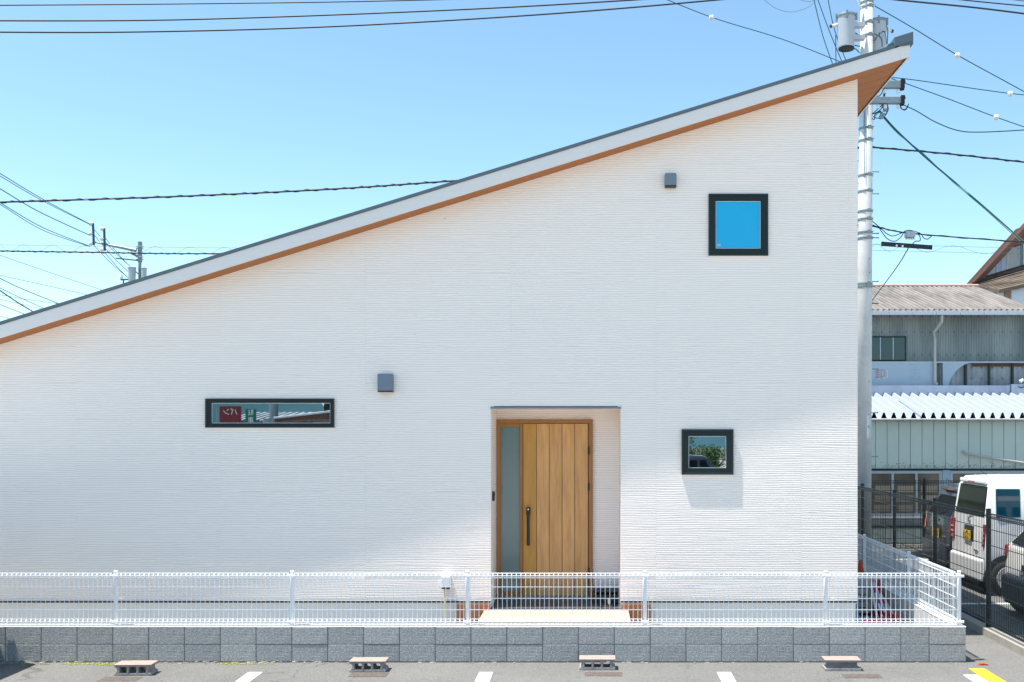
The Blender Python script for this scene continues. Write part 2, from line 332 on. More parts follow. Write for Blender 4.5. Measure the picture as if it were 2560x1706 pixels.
# ------------------------------------------------------------------ ground
struct('ground', MB().box(-300, 300, -200, 320, -0.3, 0.0), 'asphalt')
struct('street', MB().box(-60, 60, -60, 5.0, -0.02, 0.004), 'bounce_concrete')  # unseen pale paving, added to bounce warm light onto the facade
struct('yard_ground', MB().box(-10, 4.08, 11.38, 20.6, -0.05, 0.03), 'yard_soil')
LINES = [(-3.72, 0), (-1.23, 0), (1.335, 0), (3.95, -0.12)]
for i, (x, dy) in enumerate(LINES):
    o = struct('parking_line', MB().box(x, x+0.15, 5.6, 10.8+dy, 0.001, 0.004), 'paint_white')
struct('yellow_line', MB().box(4.11, 4.28, 5.6, 10.95, 0.0015, 0.0085), 'paint_yellow')
for y in (15.0, 17.6, 20.15): struct('parking_line', MB().box(5.35, 9.8, y, y+0.12, 0.001, 0.004), 'paint_white')
# broken edge of the paving along the foot of the block wall
mb = MB(); rr = random.Random(3)
for i in range(170):
    x = rr.uniform(-6.9, -2.6) if rr.random() < 0.8 else rr.uniform(-2.6, 4.1); y = 11.25-abs(rr.gauss(0, 0.022)); s = rr.uniform(0.006, 0.024)
    q = [(x+rr.uniform(-1, 1)*s+a*s, y+b*s*0.7) for a, b in ((-1,-1),(1,-1),(1,1),(-1,1))]; h = rr.uniform(0.004, 0.014)
    mb.add([(a, b, 0) for a, b in q]+[(a*0.9+x*0.1, b*0.9+y*0.1, h) for a, b in q], [(4,5,6,7),(0,1,5,4),(1,2,6,5),(2,3,7,6),(3,0,4,7)])
o = obj('rubble', mb, 'curb'); o['kind'] = 'stuff'; o['label'] = 'crumbled mortar and grit along the foot of the grey block wall'; o['category'] = 'rubble'
mb = MB()
for cx, n in ((-5.75, 45), (-5.45, 70), (-5.2, 60), (-4.05, 55), (-3.85, 30), (-6.3, 15)):
    for i in range(n):
        x = cx+rr.gauss(0, 0.10); y = 11.2-abs(rr.gauss(0, 0.03)); a = rr.uniform(0, 6.3); h = rr.uniform(0.01, 0.035); w = 0.004
        dx, dy = math.cos(a)*w, math.sin(a)*w
        mb.add([(x-dx, y-dy, 0), (x+dx, y+dy, 0), (x+rr.uniform(-1,1)*0.025, y+rr.uniform(-1,1)*0.02, h)], [(0,1,2)])
        if rr.random() < .6: mb.add([(x-.012, y-.01, .003), (x+.014, y-.008, .004), (x+.01, y+.012, .007), (x-.012, y+.01, .006)], [(0,1,2,3)])
o = obj('weeds', mb, 'weed'); o['kind'] = 'stuff'; o['label'] = 'yellow green moss and weeds at the foot of the block wall'; o['category'] = 'weeds'
for i in range(1):
    mb = MB(); mb.prism([(4.28, 0.001), (4.40, 0.001), (4.39, .012), (4.34, .02), (4.30, .014)], 11.12, 11.17)
    tag(obj('paint_chip', mb, 'cone_orange'), 'small orange scrap lying beside the end of the block wall', 'scrap')

# ------------------------------------------------------------------ block wall with its courses
BW = thing('block_wall', 'low grey concrete block wall in two courses under the white fence', 'wall', (-1, 11.3, 0))
obj('mortar_core', MB().box(-9.0, 4.194, 11.268, 11.375, 0.0, 0.398), 'mortar', BW)
xs = [4.20, 3.785, 3.467]; 
while xs[-1] > -8.8: xs.append(xs[-1]-0.4035)
base = {}
for r_ in range(2):
    for i in range(len(xs)-1):
        w = round(xs[i]-xs[i+1]-0.009, 4)
        if w not in base:
            b = obj('block', MB().box(-w/2, w/2, 0, 0.12, 0, 0.190), 'block', BW, bevel=0.004, seg=1)
            base[w] = b
        else:
            b = base[w].copy(); C.objects.link(b); b.parent = BW
        b.matrix_parent_inverse = Matrix.Translation(BW.location).inverted()
        b.location = ((xs[i]+xs[i+1])/2, 11.26+rr.uniform(-0.002, 0.002), 0.006+r_*0.2+(.004 if r_ == 0 else 0))
obj('top_mortar', MB().box(-9.0, 4.203, 11.262, 11.383, 0.3975, 0.404), 'cap_mortar_lit', BW)
SW = thing('side_wall', 'pale rendered low wall running back from the corner under the white fence', 'wall', (4.14, 15, 0))
obj('wall_body', MB().box(4.08, 4.20, 11.386, 20.5, 0, 0.398), 'render_pale', SW)
obj('top_mortar', MB().box(4.076, 4.204, 11.386, 20.5, 0.3985, 0.405), 'cap_mortar_lit', SW)

# ------------------------------------------------------------------ welded mesh fences
def mesh_panel(p0, p1, z0, z1, rows, r, spacing, fold, side):
    """wire panel between two posts, folded into a triangle along top and bottom"""
    p0 = Vector((p0[0], p0[1], 0)); p1 = Vector((p1[0], p1[1], 0)); d = (p1-p0); L = d.length; d.normalize(); nrm = Vector((d.y, -d.x, 0))*side
    mb = MB(); n = max(1, int(L/spacing)); s = L/n
    t = fold*1.0
    prof = [(0.0, z1-2*t), (1.0*fold, z1-t), (0.0, z1), (-0.15*fold, z1-2*t+0.006)] if fold else None
    for i in range(n+1):
        q = p0+d*min(L-0.01, max(0.01, i*s))
        pr = [(0, z0+2*t), (fold, z0+t), (0, z0), (0.004, z0+2*t), (0, z0+2*t), (0, z1-2*t), (fold, z1-t), (0, z1), (0.004, z1-2*t)]
        mb.tube([q+nrm*a+Vector((0,0,z)) for a, z in pr[:3]], r, 4); mb.tube([q+nrm*a+Vector((0,0,z)) for a, z in [(0, z0), (0, z1)]], r, 4)
        mb.tube([q+nrm*a+Vector((0,0,z)) for a, z in pr[5:8]], r, 4)
    hs_ = [(0, z0), (fold, z0+t), (0, z0+2*t), (0, z1-2*t), (fold, z1-t), (0, z1)]+[(0, z) for z in rows]
    for a, z in hs_:
        mb.tube([p0+nrm*a+Vector((0,0,z)), p1+nrm*a+Vector((0,0,z))], r*(1.9 if a or z in (z0, z1) else 1.4), 4)
    return mb
WF = thing('mesh_fence', 'white welded mesh fence along the top of the front block wall', 'fence', (-1, 11.32, 0.4))
fy = 11.33
posts = [-9.0, -7.40, -5.416, -3.414, -1.425, 0.586, 2.636, 4.150]
def post(par, x, y, z0, z1, r, m, cap=True):
    o = obj('post', MB().lathe((x, y, 0), [(r, z0), (r, z1)], 12), m, par, smooth=False)
    if cap: obj('post_cap', MB().lathe((x, y, 0), [(r*1.08, z1-.004), (r*1.10, z1+.004), (r*0.8, z1+0.010), (r*.3, z1+.013)], 12), m, o, smooth=True)
    return o
for i, x in enumerate(posts):
    o = post(WF, x, fy+0.012, 0.404, 1.012, 0.0225, 'fence_white')
    if i < len(posts)-1:
        obj('mesh_panel', mesh_panel((x+0.028, fy-.02), (posts[i+1]-0.028, fy-.02), 0.428, 0.998, [0.585, 0.713, 0.843], 0.0040, 0.0525, 0.026, 1), 'fence_white', WF)
    for z in (0.965, 0.45): obj('clamp', MB().box(x-0.045, x+0.045, fy-0.032, fy-0.012, z-0.014, z+0.014), 'fence_white', o, bevel=.004, seg=1)
SF = thing('mesh_fence', 'white welded mesh fence running back from the corner beside the house', 'fence', (4.15, 15, 0.4))
sp_ = [11.36, 13.15, 15.3, 17.3, 19.3]
for i, y in enumerate(sp_):
    if i: 
        o = post(SF, 4.150, y, 0.404, 1.012, 0.0225, 'fence_white')
        for z in (0.965, 0.45): obj('clamp', MB().box(4.12, 4.135, y-.045, y+.045, z-0.014, z+0.014), 'fence_white', o)
    if i < len(sp_)-1:
        obj('mesh_panel', mesh_panel((4.125, y+0.03), (4.125, sp_[i+1]-0.03), 0.428, 0.998, [0.585, 0.713, 0.843], 0.0040, 0.0525, 0.026, 1), 'fence_white', SF)
BF = thing('mesh_fence', 'black welded mesh fence on a kerb between house yard and car park', 'fence', (5.06, 14, 0))
bx = 5.06
obj('kerb', MB().box(4.97, 5.15, 7.5, 20.9, -0.02, 0.10), 'curb', BF, bevel=0.008)
bp_ = [8.8, 10.8, 12.8, 14.8, 16.8, 18.8, 20.8]
for i, y in enumerate(bp_):
    o = post(BF, bx, y, 0.10, 1.60, 0.032, 'fence_black')
    if i < len(bp_)-1:
        obj('mesh_panel', mesh_panel((bx-.04, y+0.03), (bx-.04, bp_[i+1]-0.03), 0.15, 1.56, [0.36, 0.56, 0.76, 0.96, 1.16, 1.36], 0.0042, 0.052, 0.03, -1), 'fence_black', BF)
FF = thing('mesh_fence', 'black welded mesh fence in front of the low windows of the warehouse', 'fence', (8, 20.8, 0))
fx = [5.06, 6.9, 9.0, 11.0]
for i, x in enumerate(fx):
    if i: post(FF, x, 20.85, 0.0, 1.60, 0.035, 'fence_black')
    if i < len(fx)-1:
        obj('mesh_panel', mesh_panel((x+.03, 20.82), (fx[i+1]-.03, 20.82), 0.15, 1.56, [0.36, 0.56, 0.76, 0.96, 1.16, 1.36], 0.0040, 0.052, 0.03, 1), 'fence_black', FF)
obj('kerb', MB().box(5.16, 11, 20.78, 20.95, -0.02, 0.10), 'curb', FF, bevel=.008)

# ------------------------------------------------------------------ the white house
HY = 12.5; XR = 3.305; XL = -9.6; SLOPE = 0.3094
zs = lambda x: 5.982+SLOPE*x                            # underside of the roof
H = thing('house', 'white single slope house with wooden front door and wavy siding', 'house', (-3, HY, 0))
PX0, PX1, PZ = -1.28, 0.345, 2.885                    # entrance recess
def clip(poly, off=0.0):                              # keep what lies under the roof
    out = []
    for i in range(len(poly)):
        a, b = poly[i], poly[(i+1) % len(poly)]; da = zs(a[0])-off-a[1]; db = zs(b[0])-off-b[1]
        if da >= 0: out.append(a)
        if da*db < 0: t = da/(da-db); out.append((a[0]+(b[0]-a[0])*t, a[1]+(b[1]-a[1])*t))
    return out
def rect_minus(r, h):
    x0, x1, z0, z1 = r; a0, a1, b0, b1 = h
    a0, a1, b0, b1 = max(a0, x0), min(a1, x1), max(b0, z0), min(b1, z1)
    if a0 >= a1 or b0 >= b1: return [r]
    out = [(x0, a0, z0, z1), (a1, x1, z0, z1), (a0, a1, z0, b0), (a0, a1, b1, z1)]
    return [q for q in out if q[1]-q[0] > 1e-4 and q[3]-q[2] > 1e-4]
# solid body behind the siding
mb = MB()
for r_ in rect_minus((XL, XR-0.004, 0.455, 9), (PX0+0.004, PX1-0.004, 0.455, PZ-0.004)):
    p = clip([(r_[0], r_[2]), (r_[1], r_[2]), (r_[1], r_[3]), (r_[0], r_[3])], 0.0)
    if len(p) > 2: mb.prism(p, HY+0.017, 19.5)
mb.box(PX0-0.001, PX1+0.001, 13.232, 19.4, 0.38, PZ+.01)
obj('wall', mb, 'siding', H)
# siding boards, cut round the entrance
jx = [-1.03+1.815*k for k in range(-5, 3)]
edges = [XL]+[x for x in jx if XL < x < XR-0.3]+[XR-0.115, XR]
row = 0; z = 0.48
while z < 7.1:
    for i in range(len(edges)-1):
        g = 0.0004
        rect = (edges[i]+g, edges[i+1]-g, z+g*.25, z+0.455-g*.25); mb = MB()
        for q in rect_minus(rect, (PX0, PX1, 0.0, PZ)):
            p = clip([(q[0], q[2]), (q[1], q[2]), (q[1], q[3]), (q[0], q[3])])
            if len(p) > 2: mb.prism(p, HY, HY+0.015)
        if mb.v: obj('siding_board', mb, 'siding', H)
    z += 0.455
obj('base_flashing', MB().box(XL, PX0-.002, HY-0.012, HY+0.02, 0.462, 0.4765).box(PX1+.002, XR+0.01, HY-0.012, HY+0.02, 0.462, 0.4765), 'frame_dark', H)
obj('drip_edge', MB().box(XL, PX0-.002, HY-0.006, HY+0.02, 0.452, 0.4605).box(PX1+.002, XR+0.006, HY-0.006, HY+0.02, 0.452, 0.4605), 'white_trim', H)
obj('foundation', MB().box(XL, PX0-0.0, HY+0.02, 19.45, 0.0, 0.4545).box(PX1, XR-0.02, HY+0.02, 19.45, 0.0, 0.4545), 'foundation', H)
# entrance header strip
obj('entrance_header', MB().box(PX0-.004, PX1+.004, HY-0.016, HY+0.03, PZ-0.001, PZ+0.022), 'vent_grey', H, bevel=.002, seg=1)
obj('header_gap', MB().box(PX0+.04, PX1-.04, HY-0.006, HY+0.01, PZ+0.0225, PZ+0.030), 'black_plastic', H)
# porch floor
pf = obj('porch_base', MB().box(PX0, PX1, HY+0.012, 13.232, 0.0, 0.378), 'mortar', H)
for iy in range(2):
    w = (PX1-PX0)/6
    for ix in range(6):
        y0 = HY+0.0+iy*0.37; obj('tile', MB().box(PX0+ix*w+.003, PX0+(ix+1)*w-.003, y0+.003, min(y0+.367, 13.23), 0.375, 0.390), 'tile_dark', pf)
for ix in range(6): obj('tile', MB().box(PX0+ix*w+.003, PX0+(ix+1)*w-.003, HY-.004, HY+.0025, 0.09, 0.388), 'tile_dark', pf)
# roof
RXL, RXR, RY0, RY1 = -10.2, 3.865, 12.20, 20.1
def slab(x0, x1, o0, o1, y0, y1): return MB().prism([(x0, zs(x0)+o0), (x1, zs(x1)+o0), (x1, zs(x1)+o1), (x0, zs(x0)+o1)], y0, y1)
so_ = slab(RXL, RXR-0.03, 0.002, 0.03, RY0+0.026, RY1-.03)
soff = obj('soffit', so_, 'soffit', H)
# raised joints of the soffit boards run with the eave
for k in range(1, 26):
    y = RY0+0.03+k*0.303
    if y < HY-0.02 or True:
        if y > RY1-.05: break
        obj('joint_strip', slab(XR-0.0, RXR-0.05, 0.0003, 0.0015, y, y+0.003), 'soffit', soff)
o = obj('barge_board', slab(RXL, RXR, -0.003, 0.157, RY0, RY0+0.024), 'barge', H, bevel=0.003, seg=1)
obj('fascia', slab(RXR-0.026, RXR, -0.003, 0.157, RY0+0.0245, RY1), 'barge', H)
obj('fascia_trim', slab(RXR-0.045, RXR-0.027, -0.006, 0.001, RY0+0.0245, RY1-.03), 'frame_dark2', H)
obj('roof_flashing', slab(RXL, RXR-0.18, 0.158, 0.196, RY0-0.014, RY1), 'roof_metal', H)
obj('roof_sheet', slab(RXL, RXR-0.0, 0.031, 0.1565, RY0+0.025, RY1-.03), 'roof_metal', H)
cap = slab(3.668, 3.898, 0.168, 0.285, RY0-0.026, RY1+.01)
obj('ridge_cap', cap, 'roof_metal', H, bevel=0.004, seg=1)
obj('cap_lip', MB().prism([(3.78, zs(3.78)+.15), (3.898, zs(3.898)+.13), (3.898, zs(3.898)+.167), (3.70, zs(3.70)+.167)], RY0-0.022, RY1), 'roof_metal', H)
obj('cap_flange', slab(3.60, 3.667, 0.197, 0.235, RY0+0.02, RY1), 'roof_metal', H)
# windows
def window(x0, x1, z0, z1, pane, gx0, gx1, gz0, gz1, lab, extra=None):
    f = obj('window', MB().ring(x0, x1, z0, z1, 0.022, HY-0.034, HY-0.0015), 'frame_dark', H, bevel=.003, seg=1, label=lab)
    mb = MB(); a = 0.0225
    mb.box(x0+a, x1-a, HY-0.026, HY-0.0015, gz1, z1-a); mb.box(x0+a, x1-a, HY-0.026, HY-0.0015, z0+a, gz0)
    mb.box(x0+a, gx0, HY-0.026, HY-0.0015, gz0, gz1); mb.box(gx1, x1-a, HY-0.026, HY-0.0015, gz0, gz1)
    obj('frame', mb, 'frame_dark2', f, bevel=.0)
    obj('pane', MB().box(gx0+.001, gx1-.001, HY-0.012, HY-0.004, gz0+.001, gz1-.001), pane, f)
    obj('spacer', MB().ring(gx0+.0005, gx1-.0005, gz0+.0005, gz1-.0005, 0.006, HY-0.0135, HY-0.0124), 'spacer_white', f)
    obj('sill', MB().box(x0-.003, x1+.003, HY-.030, HY-.001, z0-.010, z0-.0005), 'white_trim', f)
    return f
def wz(py): return CZ+(VY-py)/200
def wx(px): return (px-VX)/200
window(wx(515), wx(836.5), wz(1069.7), wz(997), 'pane_mirror', wx(530.5), wx(827), wz(1058.7), wz(1008), 'long narrow horizontal window')
f2 = window(wx(1771), wx(1919.6), wz(641), wz(486), 'pane_painted_sky', wx(1788.7), wx(1901), wz(622.8), wz(504), 'upper square window with the reflected blue sky painted into its glass')
obj('sticker', MB().box(wx(1792), wx(1801), HY-.0135, HY-.0122, wz(616), wz(611)), 'sign_blue', f2)
window(wx(1703.7), wx(1833), wz(1187), wz(1073.5), 'pane_mirror', wx(1721), wx(1815), wz(1170.5), wz(1090.7), 'small lower window beside the entrance')
for px_, py_, r_ in ((1112, 547, .006), (1037, 835, .004)): obj('screw_hole', MB().lathe((wx(px_), HY-.003, wz(py_)), [(r_, 0), (r_, .002)], 10, 'y'), 'frame_dark', H)
# vent hoods
def hood(x0, x1, z0, z1):
    h = obj('vent_hood', MB().box(x0, x1, HY-0.10, HY-0.001, z0+.015, z1), 'vent_grey', H, bevel=0.012, seg=3)
    obj('hood_opening', MB().box(x0+.002, x1-.002, HY-0.092, HY-0.002, z0, z0+0.0145), 'black_plastic', h)
    return h
hood(wx(942)*.99, wx(980)*.99, wz(981), wz(936)); hood(wx(1661), wx(1690), wz(471), wz(438))
# entrance door in its frame
DY = 13.23; dx = lambda px: (px-VX)/189; dz = lambda py: CZ+(VY-py)/189
FX0, FX1, FZ0, FZ1 = -1.274, -0.005, 0.392, 2.758
DR = obj('door', MB().box(FX0, FX1, DY-0.05, DY+0.001, FZ1-0.052, FZ1).box(FX0, FX0+.052, DY-0.05, DY+.001, FZ0, FZ1-0.052)
         .box(FX1-.052, FX1, DY-.05, DY+.001, FZ0, FZ1-.052).box(-0.965, -0.929, DY-.05, DY+.001, FZ0, FZ1-.052), 'door_frame_wood', H, bevel=.003, seg=1)
obj('threshold', MB().box(FX0+.053, FX1-.053, DY-.055, DY+.001, FZ0, FZ0+.035), 'metal_bright', DR)
obj('rail', MB().box(FX0+.0525, -.9655, DY-.036, DY+.0, 2.655, FZ1-.0525).box(FX0+.0525, -.9655, DY-.036, DY+.0, FZ0+.036, .485), 'door_frame_wood', DR)
obj('pane', MB().box(FX0+.0525, -.9655, DY-.024, DY+.0, .4855, 2.6545), 'pane_teal', DR)
gx = [-.926, dx(1341.7), dx(1373.5), dx(1405.4), dx(1436.8), -.066]
for i in range(5):
    obj('door_board', MB().box(gx[i]+.003, gx[i+1]-.003, DY-.042, DY-.001, FZ0+.038, 2.700), 'door_gold' if i == 0 else 'door_wood', DR, bevel=.002, seg=1)
obj('leaf_backing', MB().box(-.928, -.058, DY-.034, DY-.0012, FZ0+.037, 2.703), 'brown_dark', DR)
hd = obj('handle', MB().tube([(-.853, DY-.095, 1.10), (-.853, DY-.095, 1.52)], .019, 8).box(-.878, -.828, DY-.10, DY-.043, 1.50, 1.60).box(-.872, -.834, DY-.095, DY-.043, 1.10, 1.13), 'black_plastic', DR, bevel=.003, seg=1)
obj('lock', MB().lathe((-.853, DY-.1005, 1.575), [(.009, -.003), (.009, .0)], 12, 'y'), 'metal_bright', hd)
obj('lock', MB().lathe((-.853, DY-.109, 1.115), [(.006, -.003), (.006, .0)], 12, 'y'), 'metal_bright', hd)
for zz in (2.35, 1.87, 0.75): obj('hinge', MB().lathe((-.060, DY-.058, zz), [(.011, -.05), (.011, .05)], 8), 'black_plastic', DR)
bell = obj('doorbell', MB().box(PX0+.004, PX0+.030, 12.62, 12.72, 1.72, 1.84), 'black_plastic', H, bevel=.004)
obj('lens', MB().box(PX0+.0305, PX0+.034, 12.65, 12.69, 1.79, 1.82), 'car_glass', bell)
# outlet box with conduit on the wall
ob = thing('outlet_box', 'small white outlet box with cream conduit on the wall left of the door', 'outlet', (-1.83, 12.45, 0.7))
obj('box_body', MB().box(-1.885, -1.775, 12.40, 12.499, .665, .80), 'white_trim', ob, bevel=.006)
obj('box_base', MB().box(-1.88, -1.78, 12.405, 12.497, .645, .664), 'black_plastic', ob)
obj('conduit', MB().tube([(-1.845, 12.44, .645), (-1.845, 12.44, .35), (-1.842, 12.42, .03)], .013, 8), 'conduit', ob)
# timber over the foundation and plywood walkway
for x0, x1, l in ((-1.70, -1.285, 'orange plywood sheet standing against the foundation left of the entrance'), (.35, .72, 'orange plywood sheet standing against the foundation right of the entrance')):
    t = thing('plywood_sheet', l, 'plywood', ((x0+x1)/2, 12.47, .03), group='plywood against the foundation')
    n = 3
    for i in range(n):
        w = (x1-x0)/n; obj('board', MB().box(x0+i*w+.002, x0+(i+1)*w-.002, 12.465, 12.485, .03, .445), 'plywood_orange', t)
t = thing('plywood_ramp', 'large pale plywood sheet laid from the porch over the yard', 'plywood', (-.45, 12.1, 0.3))
obj('sheet', MB().box(-1.355, .44, 11.72, 12.49, .355, .369), 'plywood_pale', t)
for x in (-1.25, -.45, .35): obj('bearer', MB().box(x-.04, x+.04, 11.80, 12.42, .03, .354), 'plywood_orange', t)
t = thing('plywood_ramp', 'narrow pale plywood strip laid between ramp sheet and the fence', 'plywood', (-.45, 11.55, 0.3))
obj('sheet', MB().box(-1.56, .70, 11.40, 11.71, .338, .352), 'plywood_pale', t)
for x in (-1.35, -.45, .45): obj('bearer', MB().box(x-.04, x+.04, 11.42, 11.68, .03, .337), 'plywood_orange', t)
# things on the porch
t = thing('planter_box', 'black tray box standing on the porch right of the door', 'box', (.17, 13.0, .39))
obj('tray', MB().box(.01, .33, 12.85, 13.15, .39, .42).box(.01, .03, 12.85, 13.15, .42, .53).box(.31, .33, 12.85, 13.15, .42, .53).box(.03, .31, 13.13, 13.15, .42, .53).box(.03, .31, 12.85, 12.87, .42, .50), 'black_plastic', t)
obj('rim_edge', MB().ring(.0, .34, .531, .540, .004, 12.84, 13.16), 'frame_dark2', t)
tag(obj('can', MB().lathe((.20, 12.68, .39), [(.022, 0), (.023, .01), (.023, .085), (.018, .095)], 14), 'metal_bright', smooth=True), 'small silver can standing on the porch tiles', 'can')
tag(obj('cable', MB().tube([(.33, 12.8, .40), (.26, 12.72, .396), (.30, 12.62, .396), (.24, 12.57, .396), (.12, 12.60, .396), (.10, 12.54, .396)], .008, 6), 'black_plastic'), 'black cable coiled on the porch tiles beside the can', 'cable')

# ------------------------------------------------------------------ side yard clutter
def cone(x, y, z, h, m, lab, tilt=None):
    t = thing('traffic_cone', lab, 'traffic cone', (x, y, z), world=False, group='traffic cones in the side yard')
    obj('cone_body', MB().lathe((0,0,0), [(h*.20, .03), (h*.035, h*.98), (h*.025, h)], 16), m, t, smooth=True)
    obj('cone_base', MB().box(-h*.26, h*.26, -h*.26, h*.26, 0, .03), m, t, bevel=.01)
    if tilt: t.rotation_euler = tilt
    return t
cone(3.97, 14.85, .03, .66, 'cone_orange', 'upright orange cone behind the beige unit by the white side fence')
cone(4.0, 14.0, .03, .50, 'cone_red', 'upright red cone standing right of the beige unit among the bars')
cone(3.85, 12.9, 0.12, .50, 'cone_red', 'second tipped red cone lying nearest to the fence corner', (R(80), 0, R(-60)))
t = thing('heater_unit', 'beige outdoor unit standing against the right side of the house', 'outdoor unit', (3.6, 14.1, .03))
obj('casing', MB().box(3.42, 3.88, 13.95, 14.25, .06, .56), 'beige_box', t, bevel=.01)
for k in range(4): obj('slat', MB().box(3.46, 3.84, 13.942, 13.949, .14+k*.09, .145+k*.09), 'frame_dark2', t)
obj('lid', MB().box(3.41, 3.89, 13.94, 14.26, .561, .58), 'sheet_white', t)
for x in (3.46, 3.79): obj('foot', MB().box(x, x+.05, 13.97, 14.23, .03, .06), 'black_plastic', t)
for i, (a, b) in enumerate((((3.62, 12.62, .05), (3.93, 14.2, .52)), ((3.70, 12.62, .05), (3.97, 14.25, .50)), ((3.78, 12.62, .05), (4.00, 14.3, .48)), ((3.86, 12.64, .05), (4.03, 14.35, .46)), ((3.94, 12.66, .05), (4.05, 14.4, .40)))):
    o = obj('cone_bar', MB().tube([a, b], .017, 8), 'bar_stripe' if i % 2 else 'sheet_white')
    tag(o, ['leftmost white bar leaning back beside the house corner', 'second bar from the house, red and white striped', 'middle white bar of the leaning bundle', 'fourth bar from the house, red and white striped', 'outermost white bar of the bundle next to the side wall'][i], 'bar', 'bars leaning in the side yard')
mb = MB(); n = 14
for i in range(n+1):
    for j in range(n+1):
        mb.v.append((3.32+.62*i/n+.01*math.sin(j*1.7), 12.6+.75*j/n, .05+.05*abs(math.sin(i*.9+j*.5))+.04*rr.random()))
for i in range(n):
    for j in range(n): a = i*(n+1)+j; mb.f.append((a, a+n+1, a+n+2, a+1))
tag(obj('plastic_sheet', mb, 'sheet_white', smooth=True), 'crumpled white plastic sheet on the ground under the leaning bars', 'plastic sheet')
tag(obj('drain_pipe', MB().lathe((3.50, 13.3, .03), [(.035, 0), (.035, .34), (.043, .341), (.043, .38)], 14), 'sheet_white', smooth=True), 'short white upright pipe in front of the beige unit', 'pipe')

# ------------------------------------------------------------------ concrete blocks used as wheel stops
def wheel_block(x0, y0, rz, lab, holes=True, L=.39, Dp=.19, h=.12):
    t = thing('concrete_block', lab, 'concrete block', (x0, y0, 0.001), rz, 'concrete blocks in front of the wall', world=False)
    mb = MB(); tk = .026
    mb.box(0, L, 0, Dp, 0, tk)
    if holes:
        n = 3; e = .032; wb = .024; cw = (L-2*e-4*wb)/n
        x = e
        for k in range(n+1):
            mb.box(x, x+wb, 0.0, Dp, tk, h-tk); x += wb+cw
        for sx in (0, 1):                             # flared lips on both ends
            xa = 0 if sx == 0 else L; d = 1 if sx == 0 else -1
            for zz0, zz1 in ((tk, tk+.018), (h-tk, h-tk-.018)):
                pl = [(xa+d*.006, zz0), (xa+d*(e), zz0), (xa+d*(e), zz1)]
                if (d == 1) != (zz1 > zz0): pl = pl[::-1]
                mb.prism(pl, 0.001, Dp-.001)
    else:
        mb.box(.03, L-.03, .06, Dp-.06, tk, h-tk)
        for a, b in ((tk, tk+.03), (h-tk, h-tk-.03)):
            pl = [(.0605, a), (.022, a), (.0605, b)]
            if b < a: pl = pl[::-1]
            mb.prismx([(q[0], q[1]) for q in pl], .03, L-.03)
    mb.box(0.0005, L-.0005, 0.0005, Dp-.0005, h-tk, h-.0085)
    body = obj('block_body', mb, 'cblock', t, bevel=.003, seg=1)
    if holes:                                        # rounded corners of the three cores
        mb = MB(); x = e+wb; c = .009
        for k in range(3):
            for cx, s1 in ((x, 1), (x+cw, -1)):
                for cz, s2 in ((tk, 1), (h-tk, -1)):
                    pl = [(cx, cz), (cx+s1*c, cz), (cx, cz+s2*c)]
                    if s1*s2 < 0: pl = pl[::-1]
                    mb.prism(pl, .002, Dp-.002)
            x += wb+cw
        obj('core_corner', mb, 'cblock', body)
    top = obj('top_face', MB().box(-.003, L+.003, -.004, Dp+.003, h-.008, h), 'cblock_top', t, bevel=.003, seg=1)
    pts = [(L*.45+.045*math.cos(a)*(1+.3*math.sin(3*a)), Dp*.55+.018*math.sin(a)) for a in [k*.5 for k in range(12)]]
    obj('chalk_mark', MB().add([(x, y, h+.001) for x, y in pts], [tuple(range(12))]), 'pink_mark', top)
    return t
wheel_block(-5.10, 10.64, R(1.5), 'hollow concrete block standing leftmost in front of the wall')
wheel_block(-2.635, 10.80, R(.5), 'hollow concrete block left of the white parking line before the door')
wheel_block(-.15, 10.90, R(-.5), 'hollow concrete block on the ground in front of the right half of the door')
wheel_block(2.52, 10.86, R(-1), 'solid faced concrete block near the right end, without open holes', holes=False)
for i, (x, y, a) in enumerate(((-5.17, 10.42, 2), (-2.60, 10.60, 1), (-.09, 10.63, 0), (2.66, 10.55, -2))):
    mb = MB(); n = 18; pts = []
    for (ax, ay), (bx_, by_) in (((0,0),(.4,0)), ((.4,0),(.4,.17)), ((.4,.17),(0,.17)), ((0,.17),(0,0))):
        for k in range(n): pts.append((x+ax+(bx_-ax)*k/n+rr.uniform(-1,1)*.005, y+ay+(by_-ay)*k/n+rr.uniform(-1,1)*.005))
    mb.add([(p[0], p[1], .003) for p in pts], [tuple(range(len(pts)))])
    o = obj('stain', mb, 'rust_patch'); o['kind'] = 'structure'

